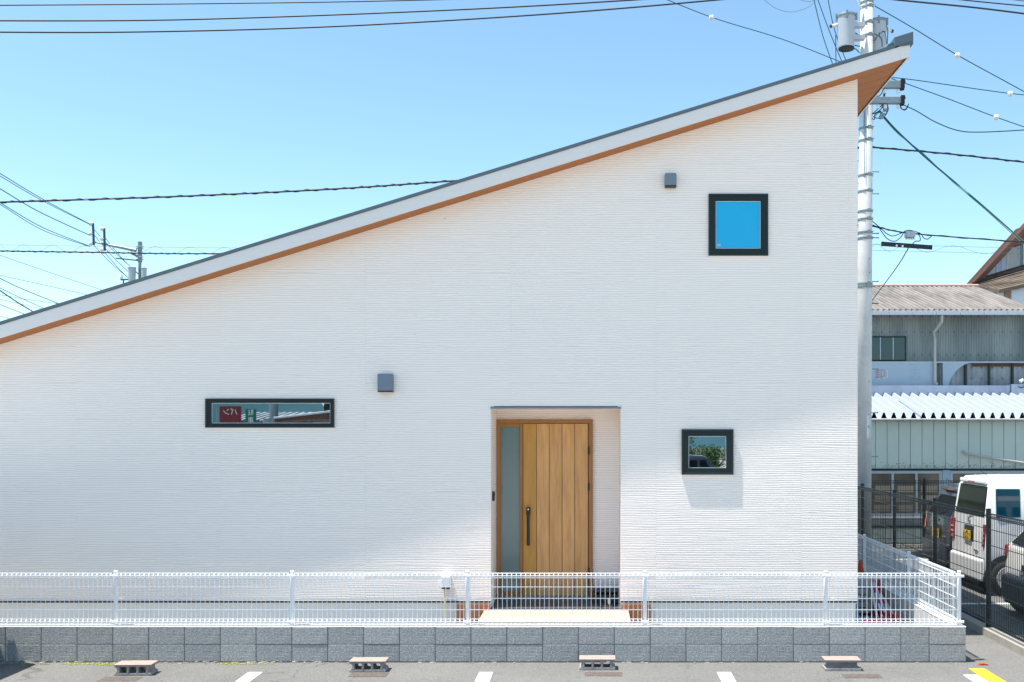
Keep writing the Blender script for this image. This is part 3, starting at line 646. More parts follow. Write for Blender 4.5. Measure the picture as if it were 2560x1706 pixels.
# ------------------------------------------------------------------ cars
def wheel(t, x, y, r, side):
    w = obj('wheel', MB().lathe((x, y, r), [(r*.80, -.09), (r*.96, -.085), (r, -.05), (r, .05), (r*.96, .085), (r*.80, .09)], 28, 'y'), 'tyre', t, smooth=True)
    ys = y+side*.085
    obj('rim', MB().lathe((x, ys, r), [(r*.68, -.03), (r*.70, .005), (r*.64, .012), (r*.60, -.02)], 28, 'y'), 'rim', w, smooth=False)
    mb = MB()
    for k in range(6):
        a = k*math.pi/3+.3; mb.tube([(x, ys-side*.002, r), (x+math.cos(a)*r*.62, ys-side*.004, r+math.sin(a)*r*.62)], [.022, .028], 5)
    mb.lathe((x, ys, r), [(.04, -.02), (.04, .01)], 12, 'y'); obj('spokes', mb, 'rim', w)
    return w
def make_car(name, lab, cat, body, lower, L, Wd, Ht, belt, roofz_in, glass, kind, plate, loc, rz):
    t = thing(name, lab, cat, loc, rz, 'parked cars', world=False); hw = Wd/2
    # rings along the length: (x at sill, x at belt, x at roof)
    van = kind != 'hatch'
    if van:
        rs_ = .34 if kind == 'dark' else .13
        st = [(0.0, .05, rs_), (.08, .10, rs_+.07), (.55, .55, .60), (1.5, 1.5, 1.5), (2.35, 2.35, 2.15), (2.75, 2.80, 2.35), (L-.05, L-.12, 2.5), (L, L-.05, 2.52)]
        bz = [belt, belt, belt, belt, belt, belt*.99, belt*.88, belt*.80]; rz_ = [Ht-.10, Ht-.02, Ht, Ht, Ht-.02, Ht-.10, belt*.93, belt*.84]
    else:
        st = [(0.0, .04, .55), (.10, .14, .70), (.8, .8, .95), (1.8, 1.8, 1.8), (2.6, 2.6, 2.2), (3.0, 3.05, 2.6), (L-.06, L-.15, 2.9), (L, L-.06, 2.92)]
        bz = [belt*.97, belt, belt, belt, belt, belt*.98, belt*.80, belt*.72]; rz_ = [Ht-.16, Ht-.04, Ht, Ht, Ht-.05, Ht-.22, belt*.86, belt*.76]
    wf = [.955 if kind == 'white' else .90, .99, 1, 1, 1, .98, .92, .84]
    mb = MB(); 
    for k, (xa, xb, xc) in enumerate(st):
        w = hw*wf[k]; b_, r_ = bz[k], rz_[k]
        half = [(xa, w*.93, .22), (xa-.0, w, .34), (xa+(xb-xa)*.5, w, (b_+.3)/2), (xb, w*.985, b_), (xb+(xc-xb)*.85, w*(.95 if kind == 'white' else .90), b_+(r_-b_)*.88), (xc+.02, w*(.88 if kind == 'white' else .80), r_), (xc+.03, w*.4, r_+.015)]
        ring = half+[(a, -b, c) for a, b, c in half[::-1]]; mb.v += ring
    n = 14
    for k in range(len(st)-1):
        for i in range(n): mb.f.append((k*n+i, k*n+(i+1) % n, (k+1)*n+(i+1) % n, (k+1)*n+i))
    # rear and front faces in strips
    for k in (0, len(st)-1):
        for i in range(6): q = (k*n+i, k*n+i+1, k*n+12-i, k*n+13-i); mb.f.append(q)
    bo = obj('body', mb, body, t, smooth=True, bevel=.035, seg=3); fixn(bo)
    xr = lambda z: (st[0][0] if z < .34 else st[0][1]+(st[0][2]-st[0][1])*max(0, (z-belt))/(Ht-.1-belt) if z > belt else st[0][1]*max(0, (z-.34))/(belt-.34))
    def rear_quad(nm, y0, y1, z0, z1, m, d=.012, par=t, y0t=None, y1t=None):
        y0t = y0 if y0t is None else y0t; y1t = y1 if y1t is None else y1t
        a, b = xr(z0), xr(z1)
        mb = MB().add([(a-d, y0, z0), (a-d, y1, z0), (b-d, y1t, z1), (b-d, y0t, z1), (a+.03, y0, z0), (a+.03, y1, z0), (b+.03, y1t, z1), (b+.03, y0t, z1)],
                [(0,3,2,1),(4,5,6,7),(0,1,5,4),(1,2,6,5),(2,3,7,6),(3,0,4,7)])
        return obj(nm, mb, m, par, bevel=.012, seg=2)
    rw = rear_quad('rear_window', -hw*.82, hw*.82, belt+.03, Ht-.15, glass, y0t=-hw*.77, y1t=hw*.77) if kind == 'white' else rear_quad('rear_window', -hw*.78, hw*.78, belt+.03, Ht-.20, glass, y0t=-hw*.68, y1t=hw*.68)
    obj('wiper', MB().tube([(xr(belt+.05)-.025, .05, belt+.03), (xr(belt+.12)-.03, -.34, belt+.12)], .008, 5), 'black_plastic', rw)
    sl = obj('spoiler', MB().box(xr(Ht-.12)-.05, xr(Ht)+.14, -hw*.70, hw*.70, Ht-.115, Ht-.045), body, t, bevel=.02)
    obj('brake_light', MB().box(xr(Ht-.12)-.056, xr(Ht-.12)-.049, -.14, .14, Ht-.10, Ht-.08), 'lamp_red', sl)
    for s in (1, -1):
        y0, y1 = sorted((s*hw*.83, s*hw*.94))
        if kind == 'white': tl0, tl1 = .76, belt-.08
        elif kind == 'dark': tl0, tl1 = belt-.28, belt+.04
        else: tl0, tl1 = belt-.16, belt-.0
        tl = rear_quad('tail_light', y0, y1, tl0, tl1, 'lamp_red', .022)
        if kind == 'white':
            for q in range(3): obj('lens', MB().box(xr(.8)-.035, xr(.8)-.02, y0+.0 if s > 0 else y0, y1, tl0+.05+q*.08, tl0+.075+q*.08), 'lamp_clear', tl)
        # side glass: two panes each side, following the tumblehome
        for xa, xb in ((((.19, .58), (.70, 1.45), (1.55, 2.35)) if kind == 'white' else ((.45, 1.02), (1.16, 1.95), (2.02, 2.45))) if van else ((.75, 1.20), (1.28, 2.0), (2.08, 2.7))):
            z0, z1 = belt+.03, Ht-.17; ya = hw*.985*s; yb = hw*(.95 if kind == 'white' else .90)*s; k = s*.010
            xa2 = xa+(.25 if (not van and xa < 1) else .0); xb2 = xb-(.18 if xb > 2.3 else 0)
            mb = MB().add([(xa, ya+k, z0), (xb, ya+k, z0), (xb2, yb+k*1.3, z1), (xa2, yb+k*1.3, z1), (xa, ya-k*3, z0), (xb, ya-k*3, z0), (xb2, yb-k*4, z1), (xa2, yb-k*4, z1)],
                [(0,1,2,3),(7,6,5,4),(0,4,5,1),(1,5,6,2),(2,6,7,3),(3,7,4,0)])
            o = obj('side_window', mb, 'car_glass_blue' if van and kind == 'white' else 'car_glass', t, bevel=.02, seg=2); fixn(o)
        for wxp in (.36 if kind == 'white' else .42, L-.62):
            # dark wheel arch disc then the wheel
            obj('wheel_arch', MB().lathe((wxp, s*(hw-.06), .29), [(.355, -.072), (.355, .072)], 30, 'y'), 'tyre', t)
            wheel(t, wxp, s*(hw-.085), .275, s).location.y = s*.045
        obj('sill', MB().box(.75, L-1.0, *sorted((s*hw*.94, s*(hw+.006))), .19, .27), lower, t, bevel=.01)
        obj('door_handle', MB().box(1.0, 1.16, *sorted((s*(hw-.01), s*(hw+.02))), belt-.14, belt-.115), body, t, bevel=.005)
        obj('mirror', MB().box(2.45, 2.62, *sorted((s*(hw+.02), s*(hw+.18))), belt+.02, belt+.17), body, t, bevel=.03)
        obj('reflector', MB().box(-.03, .03, *sorted((s*hw*.62, s*hw*.80)), .30, .44), 'black_plastic', t, bevel=.02)
        obj('fog_light', MB().lathe((-.028, s*hw*.71, .36), [(.035, -.01), (.035, .006)], 14, 'x'), 'lamp_clear' if kind == 'white' else 'lamp_red', t)
    obj('bumper', MB().box(-.045, .16, -hw*.90, hw*.90, .21, .56), lower if kind != 'white' else body, t, bevel=.04, seg=3)
    obj('rear_valance', MB().box(-.03, .2, -hw*.8, hw*.8, .17, .215), 'black_plastic', t)
    obj('tailgate_seam', MB().box(xr(.6)-.006, xr(.6)+.02, -hw*.80, hw*.80, .575, .583), 'black_plastic', t)
    pz = belt-.31 if kind != 'hatch' else belt-.38
    pr = rear_quad('plate_recess', -.22, .22, pz-.10, pz+.16, 'black_plastic', .004)
    pl = obj('number_plate', MB().box(xr(pz)-.035, xr(pz)-.028, -.165, .165, pz-.085, pz+.08), plate, t, bevel=.003, seg=1)
    text('lettering', '10-37', .13, (xr(pz)-.0365, 0, pz-.015), (R(90), 0, R(-90)), 'ink', pl)
    text('lettering', '580', .05, (xr(pz)-.0365, 0, pz+.05), (R(90), 0, R(-90)), 'ink', pl)
    em = obj('emblem', MB().lathe((xr(belt-.06)-.016, 0, belt-.055), [(.04, -.006), (.04, .002), (.03, .006)], 16, 'x'), 'metal_bright', t)
    obj('badge', MB().box(xr(.7)-.02, xr(.7)-.005, -hw*.62, -hw*.40, .66, .69), 'metal_bright', t, bevel=.003, seg=1)
    if kind == 'dark': obj('chrome_strip', MB().box(xr(belt-.12)-.02, xr(belt-.12)-.004, -hw*.55, hw*.55, belt-.13, belt-.105), 'metal_bright', t)
    obj('antenna', MB().tube([(.35, 0, Ht), (.18, 0, Ht+.12)], .004, 5), 'black_plastic', t)
    return t
white = make_car('parked_van', 'white tall boxy van with yellow plate parked behind the black fence', 'van', 'car_white', 'car_grey', 3.4, 1.50, 1.86, 1.20, 1.7, 'car_glass', 'white', 'plate_yellow', (6.17, 16.52, 0), 0)
darkcar = make_car('parked_car', 'dark compact wagon with red tail lights parked beyond the white van', 'car', 'car_dark', 'car_dark', 3.4, 1.48, 1.60, 1.02, 1.5, 'car_glass', 'dark', 'plate_yellow', (6.38, 18.62, 0), 0)
silver = make_car('parked_car', 'silver car with dark bumper cut off by the right edge of the photo', 'car', 'car_silver', 'car_grey', 4.2, 1.74, 1.62, .98, 1.5, 'car_glass', 'hatch', 'plate_white', (5.88, 13.60, 0), R(-2))
c2 = copy_tree(white); c2.location = (-7.44, 11.195, 0); c2.rotation_euler = (0, 0, R(-90)); c2['label'] = 'unseen white van added outside the left edge to cast the rounded shadow on the wall'  # unseen stand-in, added only for its shadow at the wall foot
c3 = copy_tree(darkcar); c3.location = (2.2, -15.5, 0); c3.rotation_euler = (0, 0, 0); c3['label'] = 'dark wagon across the street, reflected low in the small window'

# ------------------------------------------------------------------ overhead lines
def sag(a, b, s, n=28):
    a, b = Vector(a), Vector(b); return [a.lerp(b, i/n)-Vector((0, 0, s*4*(i/n)*(1-i/n))) for i in range(n+1)]
def smoothpts(pts, n=10):
    pts = [Vector(p) for p in pts]
    if len(pts) == 2: return [pts[0].lerp(pts[1], i/n) for i in range(n+1)]
    out = []
    for i in range(len(pts)-1):
        p0, p1, p2, p3 = pts[max(i-1, 0)], pts[i], pts[i+1], pts[min(i+2, len(pts)-1)]
        for k in range(n):
            t = k/n; out.append(0.5*((2*p1)+(-p0+p2)*t+(2*p0-5*p1+4*p2-p3)*t*t+(-p0+3*p1-3*p2+p3)*t*t*t))
    return out+[pts[-1]]
SC = 1.088
def wire(lab, pts, wpx, m='wire_black', ins=(), spiral=False, zig=False, cat='cable'):
    """pts: (x, y in the 2353-wide view, distance) of points the cable hangs through; wpx: thickness in photo pixels at its distance"""
    P3 = smoothpts([P(x*SC, y*SC, d) for x, y, d in pts]); D = sum(p[2] for p in pts)/len(pts); r = wpx*D/F/2
    par = thing('overhead_wire', lab, cat, P3[0], group='overhead wires')
    if zig:
        for dz_ in (0, -.12): obj('strand', MB().tube([p+Vector((0,0,dz_)) for p in P3], r, 4), m, par)
        L = (P3[-1]-P3[0]).length; n = int(L/.09); q = []
        for i in range(n):
            u = i/(n-1)*(len(P3)-1); k = min(int(u), len(P3)-2); p = P3[k].lerp(P3[k+1], u-k)
            q.append(p+Vector((0, 0, -.06+.075*math.sin(i*2*math.pi/8))))
        obj('lacing', MB().tube(q, r, 4), m, par)
    else:
        obj('strand', MB().tube(P3, r, 6), m, par, smooth=True)
    if spiral:
        L = (P3[-1]-P3[0]).length; n = int(L/.04); q = []
        for i in range(n):
            u = i/(n-1)*(len(P3)-1); k = min(int(u), len(P3)-2); p = P3[k].lerp(P3[k+1], u-k); a = i*2*math.pi/10
            q.append(p+Vector((0, math.cos(a), math.sin(a)))*r*1.25)
        obj('wrap', MB().tube(q, r*.38, 4), m, par)
    for x, y, d in ins:
        c = P(x*SC, y*SC, d)
        o = obj('insulator', MB().lathe(c-Vector((.065, 0, 0)), [(.01, .01), (.035, .02), (.055, .035), (.055, .055), (.035, .06), (.035, .07), (.055, .075), (.055, .095), (.035, .11), (.01, .12)], 14, 'x'), 'porcelain', par, smooth=True)
    return par
PD = 20.3
wire('topmost thin black wire crossing the upper left sky', [(-60, 13, PD), (450, 9, PD), (990, 0, PD), (1992, -30, PD)], 3.2)
wire('second black wire from the top in the left sky', [(-60, 48, PD), (400, 46, PD), (980, 26, PD), (1460, 0, PD), (1992, -40, PD)], 4.0)
wire('third black wire from the top in the left sky', [(-60, 74, PD), (300, 74, PD), (750, 62, PD), (1240, 34, PD), (1650, 0, PD), (1992, -35, PD)], 4.2)
wire('upper black wire leaving the frame at the top right corner', [(1992, -28, PD), (2210, 0, PD), (2430, 21, PD)], 3.2)
wire('lower and thicker of the two black wires at top right', [(1992, -10, PD), (2060, 0, PD), (2250, 19, PD), (2430, 42, PD)], 4.5)
wire('thin wire at the extreme top right corner', [(1992, -45, PD), (2330, 0, PD), (2430, 8, PD)], 2.0, 'wire_blue')
wire('thick spiral wrapped cable sloping up behind the roof, left', [(-60, 468, PD), (0, 465, PD), (400, 452, PD), (760, 435, PD), (1056, 415, PD), (1500, 385, PD), (1985, 338, PD)], 4.6, spiral=True)
wire('thick spiral wrapped cable right of the pole', [(1995, 338, PD), (2180, 354, PD), (2353, 373, PD), (2450, 384, PD)], 4.2, spiral=True)
wire('dark wrapped cable passing in front of the far pole', [(-60, 576, PD), (200, 580, PD), (520, 583, PD), (1200, 572, PD), (1985, 516, PD)], 3.4, spiral=True)
wire('pale laced wire pair just above the dark wrapped cable at left', [(-60, 562, PD), (520, 570, PD), (1200, 570, PD), (1985, 560, PD)], .8, 'wire_grey', zig=True)
wire('laced wire pair right of the black tube on the line', [(2003, 562, PD), (2130, 565, PD), (2353, 571, PD), (2450, 574, PD)], .9, 'wire_grey', zig=True)
wire('dark bundled cable from the pole past the grey junction box', [(2003, 518, PD), (2060, 532, PD), (2140, 541, PD), (2353, 557, PD), (2450, 566, PD)], 3.2, spiral=True)
wire('teal wire with white insulator from pole head to the upper right', [(2010, 14, PD), (2100, 66, PD), (2200, 127, PD), (2353, 211, PD), (2450, 268, PD)], 2.6, 'wire_teal', ins=[(2200, 128, PD)])
wire('nearly level wire with insulator right of the roof tip', [(2020, 176, PD), (2100, 184, PD), (2320, 215, PD), (2450, 225, PD)], 2.4, 'wire_teal', ins=[(2321, 216, PD)])
wire('falling thin wire with insulator below the roof tip', [(2025, 176, PD), (2060, 185, PD), (2180, 228, PD), (2290, 270, PD), (2450, 325, PD)], 2.4, 'wire_teal', ins=[(2289, 270, PD)])
wire('slack service wire hanging from the lower crossarm end', [(2068, 238, PD), (2105, 255, PD), (2150, 281, PD), (2200, 300, PD), (2250, 304, PD), (2353, 299, PD), (2450, 290, PD)], 2.8, 'wire_teal')
wire('thick green cable falling from the pole to the brown building', [(2020, 255, PD), (2060, 300, PD), (2130, 365, PD), (2195, 420, PD), (2260, 475, PD), (2353, 556, PD+4), (2420, 612, PD+8)], 4.0, 'wire_teal')
wire('second green cable running beside the thick one', [(2022, 262, PD), (2064, 308, PD), (2120, 352, PD), (2190, 419, PD), (2262, 480, PD), (2353, 562, PD+4), (2420, 618, PD+8)], 2.0, 'wire_green')
wire('wire from the junction box down to the corrugated roof', [(2087, 571, PD), (2060, 615, PD+1), (2003, 692, PD+4)], 2.4, 'wire_teal')
wire('thin wire with white insulator falling across the sky to the roof', [(1500, -14, PD), (1635, 40, PD), (1790, 88, PD), (1915, 136, PD), (1985, 165, PD)], 2.2, 'wire_teal', ins=[(1635, 41, PD)])
wire('left of the steep wires beside the left transformer', [(1868, -10, PD), (1890, 80, PD), (1914, 150, PD)], 2.2, 'wire_teal')
wire('middle steep wire beside the left transformer', [(1876, -10, PD), (1905, 70, PD), (1942, 160, PD)], 2.2, 'wire_teal')
wire('right steep wire passing behind the left transformer', [(1901, -10, PD), (1918, 70, PD), (1950, 155, PD)], 2.2, 'wire_teal')
wire('short upright wire from the transformer bushing', [(1920, 78, PD), (1921, 150, PD)], 2.2, 'wire_teal')
wire('thin looping wire at the top edge left of the pole', [(1750, -5, PD), (1780, 18, PD), (1815, 28, PD), (1850, 20, PD), (1870, 8, PD)], 1.2, 'wire_grey')
wire('short sagging wire at the top edge above the loop', [(1830, -3, PD), (1858, 4, PD), (1885, -3, PD)], 1.2, 'wire_grey')
# lines at the far pole
FD = 60
L_ = 'overhead wires'
wire('uppermost pair wire falling from top left to the far pole', [(-60, 362, 45), (0, 399, 46), (100, 459, 52), (206, 515, 59.6)], 2.0, 'wire_blue')
wire('wire just below the uppermost one to the far pole', [(-60, 370, 45), (0, 405, 46), (100, 463, 52), (206, 516, 59.6)], 1.8, 'wire_blue')
wire('middle wire falling from the left edge to the far pole', [(-60, 398, 45), (0, 434, 46), (90, 487, 52), (206, 541, 59.6)], 2.4, 'wire_blue')
wire('lower wire of the upper bundle to the far pole', [(-60, 430, 45), (0, 466, 46), (100, 524, 52), (206, 566, 59.6)], 2.0, 'wire_blue')
wire('lowest wire of the upper bundle to the far pole', [(-60, 436, 45), (0, 470, 46), (100, 530, 52), (206, 567, 59.6)], 1.8, 'wire_blue')
for i, (x0, y0, x1, y1) in enumerate(((212, 560, 300, 640), (214, 525, 316, 625), (240, 545, 330, 640), (212, 535, 305, 632), (240, 580, 322, 660))):
    wire(['lowest', 'upper', 'highest', 'second lowest', 'middle'][i]+' drop wire between the far pole bracket and its transformers', [(x0, y0, FD-.2), ((x0+x1)/2-2, (y0+y1)/2+4, FD), (x1+6, y1+8, FD+.2)], 1.4, 'wire_blue')
wire('thin grey wire sloping down above the low roof end', [(-60, 565, 40), (0, 587, 40), (110, 625, 42), (250, 672, 44)], 1.2, 'wire_grey')
wire('second thin wire sloping down at far left', [(-60, 618, 40), (0, 633, 40), (100, 655, 42), (215, 681, 44)], 1.2, 'wire_grey')
wire('blue wire sloping down at far left under the grey pair', [(-60, 608, 40), (0, 640, 40), (60, 668, 42), (160, 708, 44)], 2.0, 'wire_blue')
wire('lower blue wire at far left ending behind the roof', [(-60, 632, 40), (0, 662, 40), (50, 686, 42), (130, 722, 44)], 1.6, 'wire_blue')
wire('short dark cable at far left cutting steeply to the roof', [(-60, 628, 30), (0, 668, 30), (40, 695, 31), (90, 725, 32)], 3.0, 'wire_black')
wire('nearly level thin wire at far left', [(-60, 672, 40), (0, 678, 40), (60, 688, 42), (160, 702, 44)], 1.2, 'wire_grey')
wire('grey wire under the nearly level one at far left', [(-60, 676, 40), (0, 688, 40), (60, 702, 42), (130, 718, 44)], 1.2, 'wire_grey')
wire('upper of two lowest thin wires at far left', [(-60, 672, 40), (0, 700, 40), (45, 718, 42), (90, 735, 44)], 1.6, 'wire_blue')
wire('lowest thin wire at far left edge', [(-60, 710, 40), (0, 727, 40), (40, 738, 42), (70, 746, 44)], 1.4, 'wire_grey')

# far pole
fp = P(350, 609, FD)
t = thing('utility_pole', 'distant utility pole with long side arm seen over the low roof', 'utility pole', (fp.x, FD, 0))
obj('pole_shaft', MB().lathe((fp.x, FD, 0), [(.16, 0), (.075, fp.z)], 12), 'galv', t)
obj('pole_top', MB().lathe((fp.x, FD, fp.z-.02), [(.10, 0), (.10, .12)], 12), 'frame_dark2', t)
def fpt(zx, zy, d=FD): return P(200+zx/7.127, 520+zy/7.127, d)
obj('side_arm', MB().tube([fpt(230, 605, FD-.3), fpt(1000, 760, FD-.15)], [.05, .11], 8), 'galv', t)
obj('arm_brace', MB().tube([fpt(900, 800, FD-.1), fpt(1020, 860)], .07, 6).tube([fpt(860, 715), fpt(1010, 735)], .04, 6), 'galv', t)
for a, b, c, d in ((230, 275, 245, 660), (430, 365, 440, 765)):
    ba = obj('bracket', MB().tube([fpt(a, b, FD-.3), fpt(c, d, FD-.3)], .07, 5), 'wire_blue', t)
    for k, yy in enumerate((b+10, b+185, d-20)):
        obj('insulator', MB().lathe(fpt(a-75, yy, FD-.3), [(.02, 0), (.11, .05), (.13, .12), (.10, .2), (.04, .3)], 10, 'x'), 'porcelain', ba, smooth=True)
obj('lower_arm', MB().tube([fpt(640, 898, FD-.2), fpt(1050, 940, FD-.1)], .035, 6), 'wire_blue', t)
for yy in (690, 720, 875, 920): obj('bolt', MB().tube([fpt(1000, yy, FD-.12), fpt(1130, yy, FD-.12)], .03, 6), 'galv', t)
obj('clamp_band', MB().lathe((fp.x, FD, fpt(0, 790).z), [(.13, -.6), (.13, .6)], 10).tube([fpt(1055, 870, FD-.12), fpt(1050, 1250, FD-.12)], .05, 6), 'galv', t)
for i, (xa, xb, yt) in enumerate(((855, 995, 1075), (1090, 1190, 1085))):
    c = fpt((xa+xb)/2, yt, FD-.2); r_ = (xb-xa)/2/7.127*FD/F
    o = tag(obj('transformer', MB().lathe((c.x, c.y, c.z), [(r_*.82, -.95), (r_*.95, 0), (r_*1.05, .01), (r_*1.05, .05), (r_*.8, .08)], 18), 'transformer', smooth=False), ['larger pale transformer can left of the distant pole', 'smaller pale transformer can right of the distant pole'][i], 'transformer', 'transformers on the distant pole')
obj('lower_frame', MB().tube([fpt(725, 1280, FD-.3), fpt(860, 1275, FD-.3)], .05, 5).tube([fpt(775, 1280, FD-.3), fpt(770, 1370, FD-.3)], .04, 5).tube([fpt(860, 1285, FD-.3), fpt(960, 1300, FD-.3)], .04, 5), 'wire_blue', t)
obj('insulator', MB().lathe(fpt(735, 1275, FD-.3), [(.08, 0), (.10, .12), (.06, .3)], 10), 'porcelain', t)

# near pole
PXc = (2158.6-VX)*PD/F; zt = 13.4
lean = (2167-2158.6)*PD/F/9.0
def pole_x(z): return PXc+(z-2.4)*lean
UP = thing('utility_pole', 'tall pale concrete utility pole standing just behind the house corner', 'utility pole', (PXc, PD, 0))
obj('pole_shaft', MB().tube([(pole_x(0), PD, 0), (pole_x(6), PD, 6), (pole_x(zt), PD, zt)], [.168, .145, .112], 28), 'pole_concrete', UP, smooth=True)
def prad(z): return .168-(.168-.112)*z/zt
def pz_(py): return CZ+(VY-py)*PD/F
for py in (323, 353, 530, 550, 583, 597, 711, 718, 20, 60, 92, 8, 440, 480):
    z = pz_(py); r_ = prad(z)+.006
    b = obj('band', MB().lathe((pole_x(z), PD, z), [(r_, -.022), (r_+.006, -.018), (r_+.006, .018), (r_, .022)], 24), 'galv', UP)
    obj('band_bolt', MB().tube([(pole_x(z)-.02, PD-r_-.03, z), (pole_x(z)+.12, PD-r_-.03, z)], .012, 6).box(pole_x(z)+.0, pole_x(z)+.07, PD-r_-.045, PD-r_+.01, z-.03, z+.03), 'galv', b)
for k, py in enumerate((584, 595, 704, 759, 814, 923, 1032, 1142, 430, 485)):
    z = pz_(py); r_ = prad(z)
    obj('step_bolt', MB().tube([(pole_x(z)+r_-.01, PD, z), (pole_x(z)+r_+.125, PD, z)], .009, 6).lathe((pole_x(z)+r_+.125, PD, z), [(.018, 0), (.018, .008)], 8, 'x'), 'galv' if k > 3 else 'frame_dark', UP)
    obj('step_bolt', MB().tube([(pole_x(z)-r_+.01, PD, z+.22), (pole_x(z)-r_-.10, PD, z+.22)], .009, 6), 'galv', UP)
z = pz_(1036)
for z0_, z1_ in ((pz_(1066), pz_(1037)), (pz_(1097), pz_(1069))):
    r_ = prad(z0_)+.004; mb = MB(); n = 6
    for k in range(n+1):
        a = R(-98)+R(28)*k/n; x, y = pole_x(z0_)+math.cos(a)*r_+.05, PD+math.sin(a)*r_+.006; mb.v += [(x, y, z0_), (x, y, z1_)]
    for k in range(n): mb.f.append((2*k, 2*k+2, 2*k+3, 2*k+1))
    o = obj('name_plate', mb, 'sheet_white', UP)
    for zz in (z0_+.01, z1_-.01): obj('rivet', MB().lathe((pole_x(z0_)+.066, PD-r_-.004, zz), [(.008, -.003), (.008, .006)], 8, 'y'), 'frame_dark', o)
for zz in (pz_(650), pz_(684), pz_(955)): obj('plug_hole', MB().lathe((pole_x(zz)+.06, PD-prad(zz)*.93, zz), [(.011, -.002), (.011, .01)], 10, 'y'), 'frame_dark', UP)
obj('conduit', MB().tube([(pole_x(6)-.055, PD-.165, 8.6), (pole_x(6)-.055, PD-.165, 9.4)], .012, 6).tube([(pole_x(7)-.055, PD-.15, 7.7), (pole_x(9)-.055, PD-.15, 9.2)], .008, 6), 'galv', UP)
# crossarms
for py0, py1, nm in ((214, 232, 0), (254, 270, 1)):
    z1_, z0_ = pz_(py0), pz_(py1); xr_ = (2247-VX)*PD/F
    a = obj('crossarm', MB().box(pole_x(9)-.05, xr_, PD-.30, PD-.19, z0_, z1_), 'galv', UP, bevel=.006, seg=1)
    obj('end_bracket', MB().box(xr_-.05, xr_+.02, PD-.33, PD-.16, z0_-.02, z1_+.02).tube([(xr_, PD-.25, z1_+.02), (xr_+.04, PD-.25, z1_+.03), (xr_+.05, PD-.25, z1_-.03)], .014, 6).tube([(xr_-.03, PD-.25, z0_-.02), (xr_+.03, PD-.25, z0_-.025)], .016, 6), 'frame_dark2', a)
    for xx in (.18, .32, .58): obj('insulator', MB().lathe((pole_x(9)+xx, PD-.25, z0_-.10), [(.02, 0), (.035, .02), (.035, .06), (.02, .09)], 10), 'porcelain', a, smooth=True)
obj('strut', MB().tube([P(2132, -12, PD-.1), P(2154, 22, PD-.1)], .022, 6), 'sheet_white', UP)
# loose jumper wires round the crossarms
jr = random.Random(11)
def pv(zx, zy, d=PD-.2): return P(2060+zx/3.92, zy/3.92, d)
jumps = [('wire_teal', [(600, 760), (590, 900), (570, 1000), (560, 1040), (470, 1120)]), ('wire_green', [(590, 900), (600, 960), (620, 1040), (615, 1100), (580, 1140)]),
  ('wire_blue', [(600, 790), (605, 900), (590, 960), (630, 1060), (610, 1120), (590, 1140)]), ('wire_teal', [(560, 1090), (500, 1120), (495, 1170), (470, 1165)]),
  ('wire_green', [(580, 1100), (530, 1110), (510, 1130), (480, 1150)]), ('wire_teal', [(740, 1000), (745, 1050), (780, 1075), (810, 1060), (830, 1020)]),
  ('wire_teal', [(745, 1020), (760, 1065), (795, 1080), (825, 1045)]), ('wire_black', [(500, 935), (530, 945), (560, 925), (580, 880)]),
  ('wire_blue', [(470, 1120), (520, 1100), (565, 1060), (585, 980), (590, 880)]), ('wire_grey', [(570, 300), (600, 330), (610, 400), (610, 440)]),
  ('wire_black', [(545, 320), (540, 350), (565, 390), (570, 460)]), ('wire_teal', [(610, 250), (625, 300), (620, 430)]), ('wire_teal', [(490, 330), (520, 350), (500, 400), (480, 420)]),
  ('wire_teal', [(300, 320), (330, 340), (350, 370)]), ('wire_teal', [(290, 470), (320, 490), (350, 520)]), ('wire_teal', [(290, 440), (320, 450), (355, 455)]),
  ('wire_black', [(480, 400), (560, 320), (600, 310)]), ('wire_blue', [(490, 1140), (520, 1160), (560, 1150), (575, 1130)])]
for m_, pts in jumps:
    obj('jumper_wire', MB().tube(smoothpts([pv(a, b) for a, b in pts], 6), .0105, 5), m_, UP, smooth=True)
for a, b in ((575, 1130), (600, 1075), (560, 1150), (590, 1040)): obj('connector', MB().box(pv(a, b).x-.04, pv(a, b).x+.04, PD-.24, PD-.16, pv(a, b).z-.035, pv(a, b).z+.035), 'galv', UP, bevel=.01)
